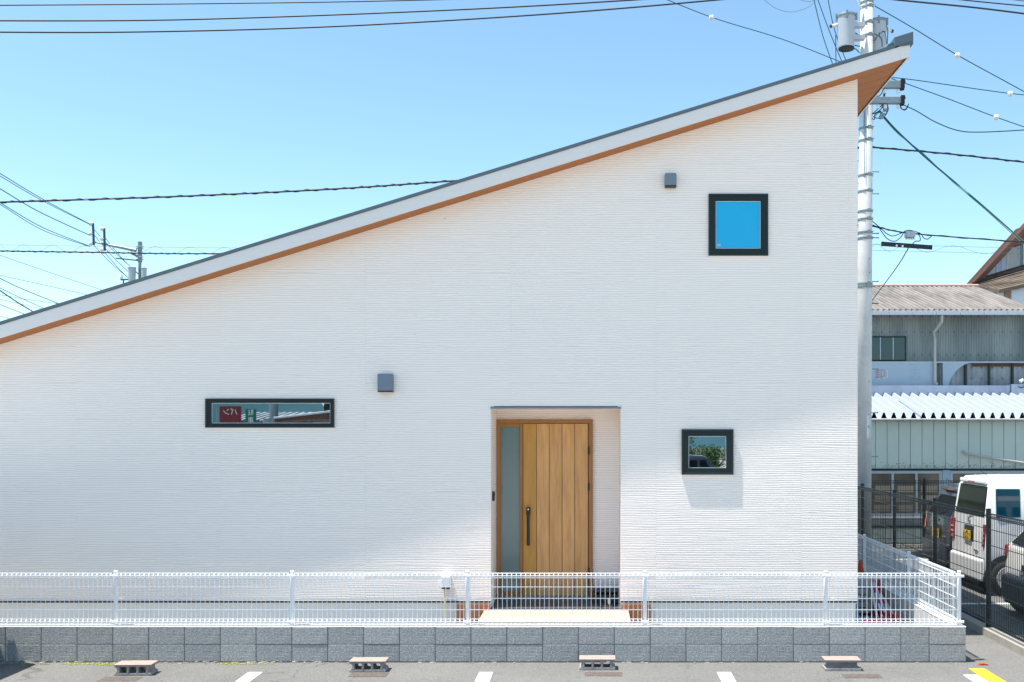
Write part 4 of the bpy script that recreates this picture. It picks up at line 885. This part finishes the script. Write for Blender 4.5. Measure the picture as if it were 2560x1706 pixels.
# transformers
def transformer(cx, cy, ztop, zbot, r, lab, left):
    t = thing('transformer', lab, 'transformer', (cx, cy, zbot), group='transformers on the near pole'); s = -1 if left else 1; h = ztop-zbot
    obj('tank', MB().lathe((cx, cy, zbot), [(r*.84, 0), (r*.84, .01), (r*.86, .02), (r, h*.88), (r, h*.9)], 28), 'transformer', t, smooth=False)
    obj('lid', MB().lathe((cx, cy, zbot), [(r*1.06, h*.90), (r*1.08, h*.93), (r*1.04, h*.98), (r*.6, h)], 28), 'galv', t)
    obj('bottom_rim', MB().lathe((cx, cy, zbot), [(r*.84, -.03), (r*.86, 0), (r*.80, 0.001), (r*.74, -.028)], 28), 'frame_dark2', t)
    obj('bottom_plate', MB().box(cx-r*.3, cx+r*.3, cy-r*.3, cy+r*.3, zbot-.012, zbot-.001), 'porcelain', t)
    for k, a in enumerate((-100, -20, 60, 180)):
        x, y = cx+math.cos(R(a))*r*1.08, cy+math.sin(R(a))*r*1.08
        obj('lid_clamp', MB().box(x-.018, x+.018, y-.018, y+.018, zbot+h*.80, zbot+h*1.02), 'galv', t, bevel=.004, seg=1)
    bz = zbot+h*.70
    obj('bushing', MB().tube([(cx+s*r*.9, cy, bz), (cx+s*(r+.11), cy, bz-.03)], [.032, .028], 12), 'porcelain', t, smooth=True)
    obj('bushing_tip', MB().tube([(cx+s*(r+.11), cy, bz-.03), (cx+s*(r+.145), cy, bz-.038)], .034, 12), 'brown_dark', t)
    for zz in (zbot+h*.66, zbot+h*.28):
        obj('bracket_arm', MB().box(*sorted((cx-s*r*.6, pole_x(10.5)+s*.10)), cy-.10, cy+.04, zz-.045, zz+.045), 'transformer', t, bevel=.006, seg=1)
    return t
c = pv(215, 190, PD-.15); transformer(c.x, PD-.18, pz_(46), pz_(129), .185, 'pale grey transformer can hanging left of the near pole', True)
transformer((2200-VX)*PD/F, PD+.15, pz_(42), pz_(125), .17, 'shaded transformer can hanging right of the near pole behind wires', False)
# junction box and tube on the line
def r2(zx, zy, d=PD): return P(2100+zx/4.126, 520+zy/4.126, d)
t = thing('junction_box', 'small grey junction box hanging on the cable right of the pole', 'junction box', r2(715, 280))
a, b = r2(670, 310, PD), r2(768, 245, PD)
obj('case', MB().box(a.x, b.x, PD-.08, PD+.06, a.z, b.z), 'transformer', t, bevel=.02)
for k in range(5):
    x = a.x+.02+k*(b.x-a.x-.04)/4; obj('terminal', MB().tube([(x, PD-.02, a.z), (x, PD-.02, a.z-.035)], .012, 6), 'galv', t)
for pts in ([(330, 190), (420, 215), (480, 265), (540, 290), (600, 275), (655, 250)], [(400, 200), (440, 260), (490, 320), (560, 345), (620, 310), (655, 260)], [(660, 245), (700, 232), (760, 240), (830, 262)],
            [(800, 265), (825, 300), (825, 340), (780, 345), (750, 370)], [(840, 275), (870, 315), (910, 320), (955, 280)], [(320, 130), (360, 160), (410, 200), (430, 215)]):
    obj('loop_cable', MB().tube(smoothpts([r2(x, y, PD-.05) for x, y in pts], 6), .0095, 5), 'wire_black', t, smooth=True)
a, b = r2(440, 372), r2(935, 408)
t = thing('cable_closure', 'long black tubular cable closure hanging on the line right of the pole', 'cable closure', a)
obj('tube', MB().tube([a, b], .046, 14), 'wire_black', t)
for q, e in ((a, -1), (b, 1)): obj('end_cap', MB().tube([q, q+Vector((e*.02, 0, 0))], .05, 14), 'frame_dark2', t)
for zx, zy in ((585, 390), (645, 395)): obj('tag', MB().lathe(r2(zx, zy, PD-.05), [(.022, -.004), (.022, .004)], 8, 'y'), 'porcelain', t)

# ------------------------------------------------------------------ warehouse behind the car park
WD = 23.0
def wpt(px, py, D=WD): q = P(px, py, D); return q.x, q.z
WH = thing('warehouse', 'old warehouse with corrugated roofs behind the car park', 'warehouse', (10, WD, 0))
X0, X1 = 5.4, 14.0
zE = wpt(0, 1050)[1]; zP = wpt(0, 1172)[1]
obj('wall', MB().box(X0, X1, WD+.05, WD+2.2, 0, zE), 'corr_pale', WH)
x = wpt(2159.5, 0)[0]; w = 29.15*WD/F
i = 0
while x < X1-.3:
    obj('wall_panel', MB().box(x+.005, x+w-.005, WD, WD+.045, zP, zE-.01), 'panel_green', WH, bevel=.004, seg=1)
    x += w
mb = MB(); 
for i in range(420):
    xx = rr.uniform(X0+.5, 12.5); s = rr.uniform(.004, .018); hh = abs(rr.gauss(0, .05)); mb.box(xx, xx+s*1.6, WD-.003, WD-.001, zP+.02+hh, zP+.02+hh+s)
o = obj('grime_specks', mb, 'grime', WH); o['kind'] = 'stuff'
obj('drip_rail', MB().box(X0, X1, WD-.03, WD+.04, zP-.03, zP-.002), 'frame_dark2', WH)
# low windows
zw1, zw0 = wpt(0, 1178)[1], wpt(0, 1290)[1]
def low_window(px0, px1, nsash):
    x0, x1 = wpt(px0, 0)[0], wpt(px1, 0)[0]
    f = obj('window', MB().ring(x0, x1, zw0, zw1, .035, WD+.0, WD+.045), 'gutter', WH)
    ws = (x1-x0-.07)/nsash
    for k in range(nsash):
        a = x0+.035+k*ws; obj('sash', MB().ring(a+.002, a+ws-.002, zw0+.036, zw1-.036, .022, WD+.012, WD+.036), 'gutter', f)
        obj('pane', MB().box(a+.024, a+ws-.024, WD+.028, WD+.033, zw0+.058, zw1-.058), 'pane_brown', f)
        for q in range(3):
            zz = zw0+.1+q*.22; 
            obj('carton', MB().box(a+.05+rr.uniform(0, .1), a+ws-.06, WD+.0232, WD+.0272, zz, zz+.15), 'carton', f)

low_window(2110, 2355, 4); low_window(2376, 2620, 4)
obj('pillar', MB().box(wpt(2356, 0)[0], wpt(2375, 0)[0], WD-.01, WD+.049, zw0-.05, zP-.031), 'sign_blue', WH)
obj('sill', MB().box(X0, X1, WD-.06, WD+.049, zw0-.05, zw0-.012), 'white_trim', WH)
obj('sill', MB().box(X0, X1, WD-.03, WD+.049, zw0-.27, zw0-.23), 'frame_dark2', WH)
for k in range(60):
    xx = X0+.2+k*.14
    if xx > 12: break
    obj('base_board', MB().box(xx, xx+.125, WD+.0, WD+.045, 0.02, zw0-.28), 'panel_green', WH)
# folded plate roof
def folded(x0, x1, ya, za, yb, zb, pitch, h, duty=.3, shape='trap', x_end=None):
    mb = MB(); n = int((x1-x0)/pitch); prof = []
    for i in range(n):
        b = x0+i*pitch
        if shape == 'trap': prof += [(b, 0), (b+pitch*.38, 0), (b+pitch*.60, h), (b+pitch*.76, h), (b+pitch*.98, 0)]
        else:
            for k in range(6): prof.append((b+pitch*k/6, h*.5*(1+math.cos(2*math.pi*k/6))))
    m_ = len(prof); o = len(mb.v)
    for x, z in prof: mb.v += [(x, ya, za+z), (x, yb, zb+z)]
    for i in range(m_-1): mb.f.append((2*i, 2*i+2, 2*i+3, 2*i+1))
    return mb
zr0 = wpt(0, 1043)[1]; rD = 25.1; zr1 = P(0, 986, rD).z
pit = 24.5*WD/F
obj('low_roof', folded(5.35, 13.6, WD-.20, zr0-.03, rD, zr1-.08, pit, .13), 'fold_roof', WH)
obj('roof_underside', MB().prismx([(WD-.18, zr0-.05), (rD-.01, zr1-.10), (rD-.01, zr1-.085), (WD-.18, zr0-.035)], 5.35, 13.6), 'frame_dark2', WH)
obj('rail', MB().tube([(5.4, WD-.19, zr0-.055), (13.6, WD-.19, zr0-.055)], .022, 8), 'gutter', WH)
for k in range(9): obj('gutter_hook', MB().box(6.3+k*.75, 6.33+k*.75, WD-.205, WD-.15, zr0-.09, zr0-.035), 'galv', WH)
# roof shadows come from the cables above
pz0, pz1 = P(0, 984, rD).z, P(0, 964, rD).z
obj('parapet', MB().box(5.4, P(2525, 0, rD).x, rD, rD+.2, pz0-.12, pz1), 'parapet', WH)
obj('parapet', MB().box(P(2527, 0, rD).x, 14, rD-.05, rD+.2, pz0-.12, pz1+.03), 'parapet', WH)
for k in range(7): obj('seam', MB().box(6.6+k*.72, 6.612+k*.72, rD-.004, rD-.0005, pz0-.1, pz1-.01), 'gutter', WH)
UD = 25.4
s0, s1 = P(0, 962, UD).z, P(0, 907, UD).z
w0, w1 = s1, P(0, 787, UD).z
obj('sign_board', MB().box(5.3, P(2341, 0, UD-.1).x, UD-.12, UD-.05, s0-.05, s1), 'sign_blue', WH)
gxl = P(2353, 0, UD).x
pts = [(gxl, s0-.05), (P(2368, 0, UD).x, s0-.05)]
for k in range(11):
    a = k/10; pts.append((P(2368+64*a**1.25, 0, UD).x, s0+(s1-s0)*(1-(1-a)**2.0)))
pts += [(gxl, s1)]
cs = obj('sign_board', MB().prism(pts, UD-.12, UD-.06), 'sign_blue', WH)
sg = thing('sign_lettering', 'faded lettering on the pale blue band of the warehouse', 'lettering', (P(2195, 938, UD).x, UD-.13, s0))
a = P(2197, 938, UD)
text('character', '卸', .27, (a.x, UD-.125, a.z), (R(90), 0, 0), 'faded_red', sg)
a = P(2205, 940, UD)
text('character', '卸', .27, (a.x, UD-.122, a.z), (R(90), 0, 0), 'faded_pale', sg)
a = P(2283, 938, UD)
text('character', '志', .34, (a.x, UD-.122, a.z), (R(90), 0, 0), 'ghost', sg)
# corrugated walls
def corr_wall(x0, x1, z0, z1, y, pitch, dep):
    mb = MB(); n = int((x1-x0)/pitch*6)
    for i in range(n+1):
        x = x0+(x1-x0)*i/n; yy = y+dep*.5*math.cos(2*math.pi*i/6); mb.v += [(x, yy, z0), (x, yy, z1)]
    for i in range(n): mb.f.append((2*i, 2*i+2, 2*i+3, 2*i+1))
    return mb
zsplit = P(0, 838, UD).z
obj('corrugated_wall', corr_wall(5.3, 14, zsplit-.03, w1, UD-.012, .065, .02), 'corr_wall', WH, smooth=True)
obj('corrugated_wall', corr_wall(5.3, 14, w0-.0, zsplit, UD+.0, .065, .02), 'corr_wall', WH, smooth=True)
obj('corrugated_wall', corr_wall(P(2350, 0, UD).x, 14, s0-.1, s1, UD+.02, .13, .03), 'corr_pale', WH, smooth=True)
obj('wall_ledge', MB().box(5.3, 14, UD-.14, UD-.0, w0-.012, w0+.018), 'gutter', WH)
for px in (2410, 2469, 2527): q = P(px, 0, UD).x; obj('frame_post', MB().box(q, q+.05, UD-.06, UD+.0, s0-.1, s1-.02), 'frame_dark', WH)
obj('frame_rail', MB().box(P(2430, 0, UD).x, 14, UD-.03, UD+.0, s1-.10, s1-.013), 'brown_dark', WH)
mb = MB()
for zr in (P(0, 832, UD).z, P(0, 792, UD).z, P(0, 889, UD).z):
    for k in range(38):
        xx = 6.9+k*.205; mb.box(xx, xx+.022, UD-.035, UD-.02, zr, zr+.022)
for zr in (P(0, 921, UD).z, P(0, 948, UD).z):
    for k in range(12): xx = 9.6+k*.26; mb.box(xx, xx+.022, UD-.01, UD+.008, zr, zr+.022)
o = obj('roof_bolts', mb, 'frame_dark', WH); o['kind'] = 'stuff'
x0, x1 = P(2168, 0, UD).x, P(2264, 0, UD).x; z0, z1 = P(0, 903, UD).z, P(0, 842, UD).z
f = obj('window', MB().ring(x0, x1, z0, z1, .025, UD-.05, UD-.025), 'frame_dark2', WH)
for k in range(3):
    ws = (x1-x0)/3
    obj('pane', MB().box(x0+k*ws+.02, x0+(k+1)*ws-.012, UD-.036, UD-.03, z0+.02, z1-.02), 'pane_teal2', f) if 'pane_teal2' in M else None
    obj('mullion', MB().box(x0+(k+1)*ws-.012, x0+(k+1)*ws+.008, UD-.048, UD-.028, z0+.025, z1-.025), 'gutter', f) if k < 2 else None
# upper roof
eD = 25.0; ez = P(0, 777, eD).z; rdD = 29.1; rz1 = P(0, 714, rdD).z
ur = folded(5.0, 11.2, eD-.05, ez-.02, rdD, rz1-.06, .14, .05, shape='sine')
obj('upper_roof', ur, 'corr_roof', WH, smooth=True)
obj('ridge_trim', MB().tube([(5, rdD, rz1-.02), (11.2, rdD, rz1-.02)], .06, 8), 'ridge_pink', WH) if 'ridge_pink' in M else obj('ridge_trim', MB().tube([(5, rdD, rz1-.04), (11.2, rdD, rz1-.04)], .05, 8), 'brown_wall', WH)
obj('roof_body', MB().prismx([(eD+.02, ez-.06), (rdD, rz1-.10), (rdD+4, ez-.06)], 5.0, 11.15), 'brown_dark', WH)
for k in range(9):
    x = 5.6+k*.59; obj('gutter_piece', MB().box(x+.004, x+.586, eD-.12, eD-.02, ez-.115, ez-.012), 'gutter', WH, bevel=.004, seg=1)
obj('upper_body', MB().box(5.2, 11.1, UD+.06, 33, 0.0, w1), 'corr_wall', WH)
q = P(2353, 0, eD).x
obj('downpipe', MB().tube([(q, eD-.06, ez-.12), (q, eD-.05, ez-.28), (q-.08, UD-.10, ez-.50), (q-.085, UD-.18, ez-.7), (q-.085, UD-.18, s0+.06)], .034, 10).tube([(q-.085, UD-.18, s0+.06), (q-.05, UD-.25, s0)], .036, 10), 'beige_box', WH)
# slanting pipe on the green wall and a spotlight
obj('vent_pipe', MB().tube(smoothpts([(wpt(2410, 1130)[0], WD+.02, wpt(0, 1130)[1]), (wpt(2408, 0)[0], WD-.08, wpt(0, 1130)[1]), (wpt(2430, 0)[0], WD-.10, wpt(0, 1137)[1]), (wpt(2560, 0)[0], WD-.12, wpt(0, 1158)[1]), (wpt(2700, 0)[0], WD-.12, wpt(0, 1180)[1])], 8), .030, 12), 'beige_box', WH, smooth=True)
a = P(2552, 958, rD-.1)
sl = thing('spotlight', 'small white spotlight on the parapet at the right edge', 'spotlight', a)
obj('lamp_head', MB().tube([a+Vector((-.02, 0, .03)), a+Vector((.06, 0, .09))], [.05, .03], 12), 'porcelain', sl)
obj('lamp_arm', MB().tube(smoothpts([a+Vector((-.06, 0, -.08)), a+Vector((.0, 0, -.12)), a+Vector((.1, 0, -.08)), a+Vector((.14, 0, .02))], 6), .012, 6), 'frame_dark', sl)

# ------------------------------------------------------------------ brown building at the right edge
BD = 45.0
def bp(zx, zy, D=BD): q = P(2100+zx/4.126, 520+zy/4.126, D); return (q.x, q.z)
BB = thing('brown_building', 'brown gabled building rising behind the corrugated roof at the right edge', 'building', (20, BD, 0))
apx = bp(2600, 170)
wallp = [bp(1290, 800), bp(2700, 800), bp(2700, 185), bp(1900, 185), bp(1810, 222)]
obj('wall', MB().prism_skew(wallp, BD, BD+10, .62), 'brown_wall', BB)
edge = [bp(1270, 800), bp(1300, 800), bp(1830, 230), bp(1905, 195), bp(2700, 195), bp(2700, 165), bp(1898, 165), bp(1800, 205)]
obj('roof_edge', MB().prism_skew(edge, BD-.9, BD+10.2, .62), 'brown_trim', BB) if 'brown_trim' in M else obj('roof_edge', MB().prism_skew(edge, BD-.9, BD+10.2, .62), 'brown_wall', BB)
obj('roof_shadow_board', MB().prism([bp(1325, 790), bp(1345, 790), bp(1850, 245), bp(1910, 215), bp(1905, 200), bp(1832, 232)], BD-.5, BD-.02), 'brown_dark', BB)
# window band under the gable
band = [bp(1440, 745), bp(1500, 700), bp(2700, 430), bp(2700, 340), bp(1880, 350), bp(1830, 400), bp(1440, 660)]
obj('window_recess', MB().prism([bp(1440, 740), bp(1505, 722), bp(1900, 600), bp(2700, 360), bp(2700, 300), bp(1898, 368), bp(1650, 440), bp(1440, 680)], BD-.05, BD-.01), 'brown_dark', BB)
for k, (a0, a1, m_) in enumerate(((1508, 1600, 'parapet'), (1610, 1655, 'parapet'), (1665, 1712, 'parapet'), (1722, 1828, 'beige_box'), (1838, 1875, 'pane_teal'), (1884, 2100, 'pane_teal'))):
    tb = lambda x: 700-(x-1508)*.292; tt = lambda x: max(380, 672-(x-1508)*1.05) if x < 1700 else 440-(x-1700)*.33
    wn = obj('window', MB().prism([bp(a0, tb(a0)), bp(a1, tb(a1)), bp(a1, tt(a1)), bp(a0, tt(a0))], BD-.10, BD-.055), m_, BB)
    obj('mullion', MB().prism([bp(a1+1, tb(a1)), bp(a1+9, tb(a1+9)), bp(a1+9, tt(a1+9)), bp(a1+1, tt(a1))], BD-.14, BD-.052), 'white_wall', wn)
rf = [bp(1265, 800), bp(1640, 842), bp(2700, 560), bp(2700, 520), bp(1898, 590), bp(1440, 735)]
mb = MB(); rows_ = 9
A0, A1 = Vector((bp(1265, 800)[0], BD-.2, bp(1265, 800)[1])), Vector((bp(2700, 375)[0], BD-.2, bp(2700, 375)[1]))
B0, B1 = Vector((P(2100+1640/4.126, 520+842/4.126, BD-3).x, BD-3, P(0, 520+842/4.126, BD-3).z)), Vector((P(2100+2900/4.126, 0, BD-3).x, BD-3, P(0, 520+560/4.126, BD-3).z))
lr = obj('lower_roof', MB().add([A0, A1, B1, B0, A0-Vector((0,0,.15)), A1-Vector((0,0,.15)), B1-Vector((0,0,.15)), B0-Vector((0,0,.15))], [(0,3,2,1),(4,5,6,7),(3,7,6,2),(0,4,7,3),(0,1,5,4),(1,2,6,5)]), 'shingle', BB); fixn(lr)
for k in range(1, rows_):
    a, b = A0.lerp(B0, k/rows_), A1.lerp(B1, k/rows_); up = Vector((0, -.02, .03))
    obj('shingle_course', MB().add([a+up, b+up, b+Vector((0, -.06, .0)), a+Vector((0, -.06, 0)), a-Vector((0,-.02,.01)), b-Vector((0,-.02,.01))], [(0,3,2,1),(0,1,5,4)]), 'shingle', lr)
obj('white_wall', MB().add([B0+Vector((0, .2, -.12)), B1+Vector((0, .2, -.12)), Vector((B1.x, BD-2.8, 2)), Vector((B0.x, BD-2.8, 2))], [(3,2,1,0)]), 'white_wall', BB)
obj('lower_body', MB().box(bp(1600, 0)[0], bp(2700, 0)[0], BD-2.7, BD+10, 0, bp(0, 900)[1]), 'white_wall', BB)
a = P(2100+1735/4.126, 520+865/4.126, BD-2.95)
obj('wall_patch', MB().box(a.x-.12, a.x+.16, BD-2.87, BD-2.82, a.z-.5, a.z+.05), 'brown_wall', BB)

# ------------------------------------------------------------------ across the street, behind the camera: seen in the window glass
def tree(x, y, h, r, lab, seed):
    q = random.Random(seed); t = thing('garden_tree', lab, 'tree', (x, y, 0), group='garden trees across the street', world=False)
    obj('trunk', MB().tube([(0,0,0), (.05, .03, h*.35), (-.03, 0, h*.7)], [.09, .07, .03], 8).tube([(0,.0,h*.3), (r*.5, .1, h*.6)], [.05, .02], 6).tube([(0,.0,h*.3), (-r*.5, -.1, h*.62)], [.05, .02], 6), 'bark', t)
    mb = MB()
    cl = [(q.gauss(0, r*.45), q.gauss(0, r*.4), h*.62+q.gauss(0, h*.16)) for _ in range(16)]
    for cx, cy, cz in cl:
        for k in range(170):
            d = Vector((q.gauss(0,1), q.gauss(0,1), q.gauss(0,.8))).normalized()*r*.36*q.random()**.4; c = Vector((cx, cy, cz))+d
            u = Vector((q.gauss(0,1), q.gauss(0,1), q.gauss(0,1))).normalized()*.055; v = u.orthogonal().normalized()*.03
            mb.add([c-u, c+v, c+u, c-v], [(0,1,2,3)])
    obj('crown', mb, 'leaf', t); return t
tree(3.9, -20, 2.2, 1.1, 'leftmost bushy garden tree reflected in the small lower window', 1)
tree(5.6, -21, 2.4, 1.1, 'tall garden tree reflected in the middle of the small lower window', 2)
tree(2.6, -24.0, 2.1, 1.2, 'low garden tree reflected at the edge of the small lower window', 3)
tree(7.4, -25, 2.2, 1.2, 'outer garden tree across the street', 4)
mb = MB(); n = 60
for i in range(n+1):
    x = -220+440*i/n; h = (22 if x < -58 else 3.2+max(0, (-48-x))*1.6 if x < -35 else 7+.04*(x+35))+1.2*math.sin(i*.9+1)+.5*math.sin(i*2.1)
    mb.v += [(x, -120, 0), (x, -150, h), (x, -185, 0)]
for i in range(n): 
    a = 3*i; mb.f += [(a, a+1, a+4, a+3), (a+1, a+2, a+5, a+4)]
struct('hills', mb, 'hill_green', smooth=True)
def refl(px, py, T): return ((px-VX)*T/F, 2*HY-T, CZ+(VY-py)*T/F)      # what a pixel of the facade glass looks at, T metres along the folded ray
T = 25.0
a = refl(577, 1036, T); y = a[1]
t = thing('banner', 'dark red cloth banner on a pole across the street, reflected in the long window', 'banner', (a[0], y, 0))
obj('cloth', MB().box(a[0]-.27, a[0]+.27, y-.01, y+.01, a[2]-.42, a[2]+.20), 'red_cloth', t)
text('lettering', 'パン', .19, (a[0], y+.012, a[2]+.05), (R(90), 0, R(180)), 'porcelain', t)
obj('pole', MB().tube([(a[0]-.33, y, 0), (a[0]-.33, y, a[2]+.4)], .015, 8), 'galv', t)
a = refl(628, 1040, T+2); y = a[1]
t = thing('parking_sign', 'green upright sign board across the street, reflected in the long window', 'sign', (a[0], y, 0))
obj('board', MB().box(a[0]-.14, a[0]+.14, y-.02, y+.02, a[2]-.5, a[2]+.18), 'green_sign', t)
for k, ch in enumerate('駐車場'): text('lettering', ch, .17, (a[0], y+.0215, a[2]+.08-k*.2), (R(90), 0, R(180)), 'porcelain', t)
obj('pole', MB().tube([(a[0], y-.03, 0), (a[0], y-.03, a[2]+.1)], .03, 8), 'galv', t)
a = refl(685, 1030, 30); tag(obj('utility_pole', MB().lathe((a[0], a[1], 0), [(.15, 0), (.10, 9)], 14), 'galv'), 'bare concrete pole across the street, reflected in the long window', 'utility pole')
a = refl(668, 1040, 29); tag(obj('fence_post', MB().lathe((a[0], a[1], 0), [(.12, 0), (.12, 2.95)], 10), 'galv'), 'short thick post beside the pole across the street', 'post')
T = 38; a = refl(640, 1050, T); b = refl(900, 1050, T); y = a[1]
t = thing('neighbour_house', 'low house with grey tiled roof across the street, reflected in the long window', 'house', (b[0]-2, y-3, 0))
obj('wall', MB().box(a[0]-.5, b[0]+1, y-5, y, 0, 2.85), 'brown_dark', t)
obj('roof', MB().prismx([(y+.5, 2.86), (y+.5, 2.93), (y-2.5, 3.28), (y-5.5, 2.86)], a[0]-1, b[0]+1.4), 'tile_roof', t)
mb = MB()
for k in range(40): mb.prismx([(y+.52, 2.94), (y+.52, 2.99), (y-2.5, 3.34), (y-2.5, 3.29)], a[0]-1+k*.26, a[0]-.88+k*.26)
o = obj('tile_rolls', mb, 'corr_pale', t); o['kind'] = 'stuff'
T = 30; a = refl(750, 1050, T); b = refl(900, 1050, T); y = a[1]
t = thing('neighbour_house', 'two storey grey house across the street at the right of the long window reflection', 'house', (b[0], y-3, 0))
obj('wall', MB().box(a[0]+.4, b[0]+1, y-5, y, 0, 2.94), 'house_cream', t)
obj('upper_wall', MB().box(a[0]+.4, b[0]+1, y-5, y-1.2, 2.96, 5.2), 'tile_roof', t)
obj('roof', MB().prism([(a[0]-.6, 2.86), (a[0]+.8, 2.95), (b[0]+1.2, 3.2), (b[0]+1.2, 3.4), (a[0]+.8, 3.12), (a[0]-.6, 2.96)], y-1.2, y+.5), 'brown_dark', t)
obj('gutter', MB().tube([(a[0]-.6, y+.55, 2.97), (a[0]+.8, y+.55, 3.13), (b[0]+1.2, y+.55, 3.42)], .03, 6), 'gutter', t)
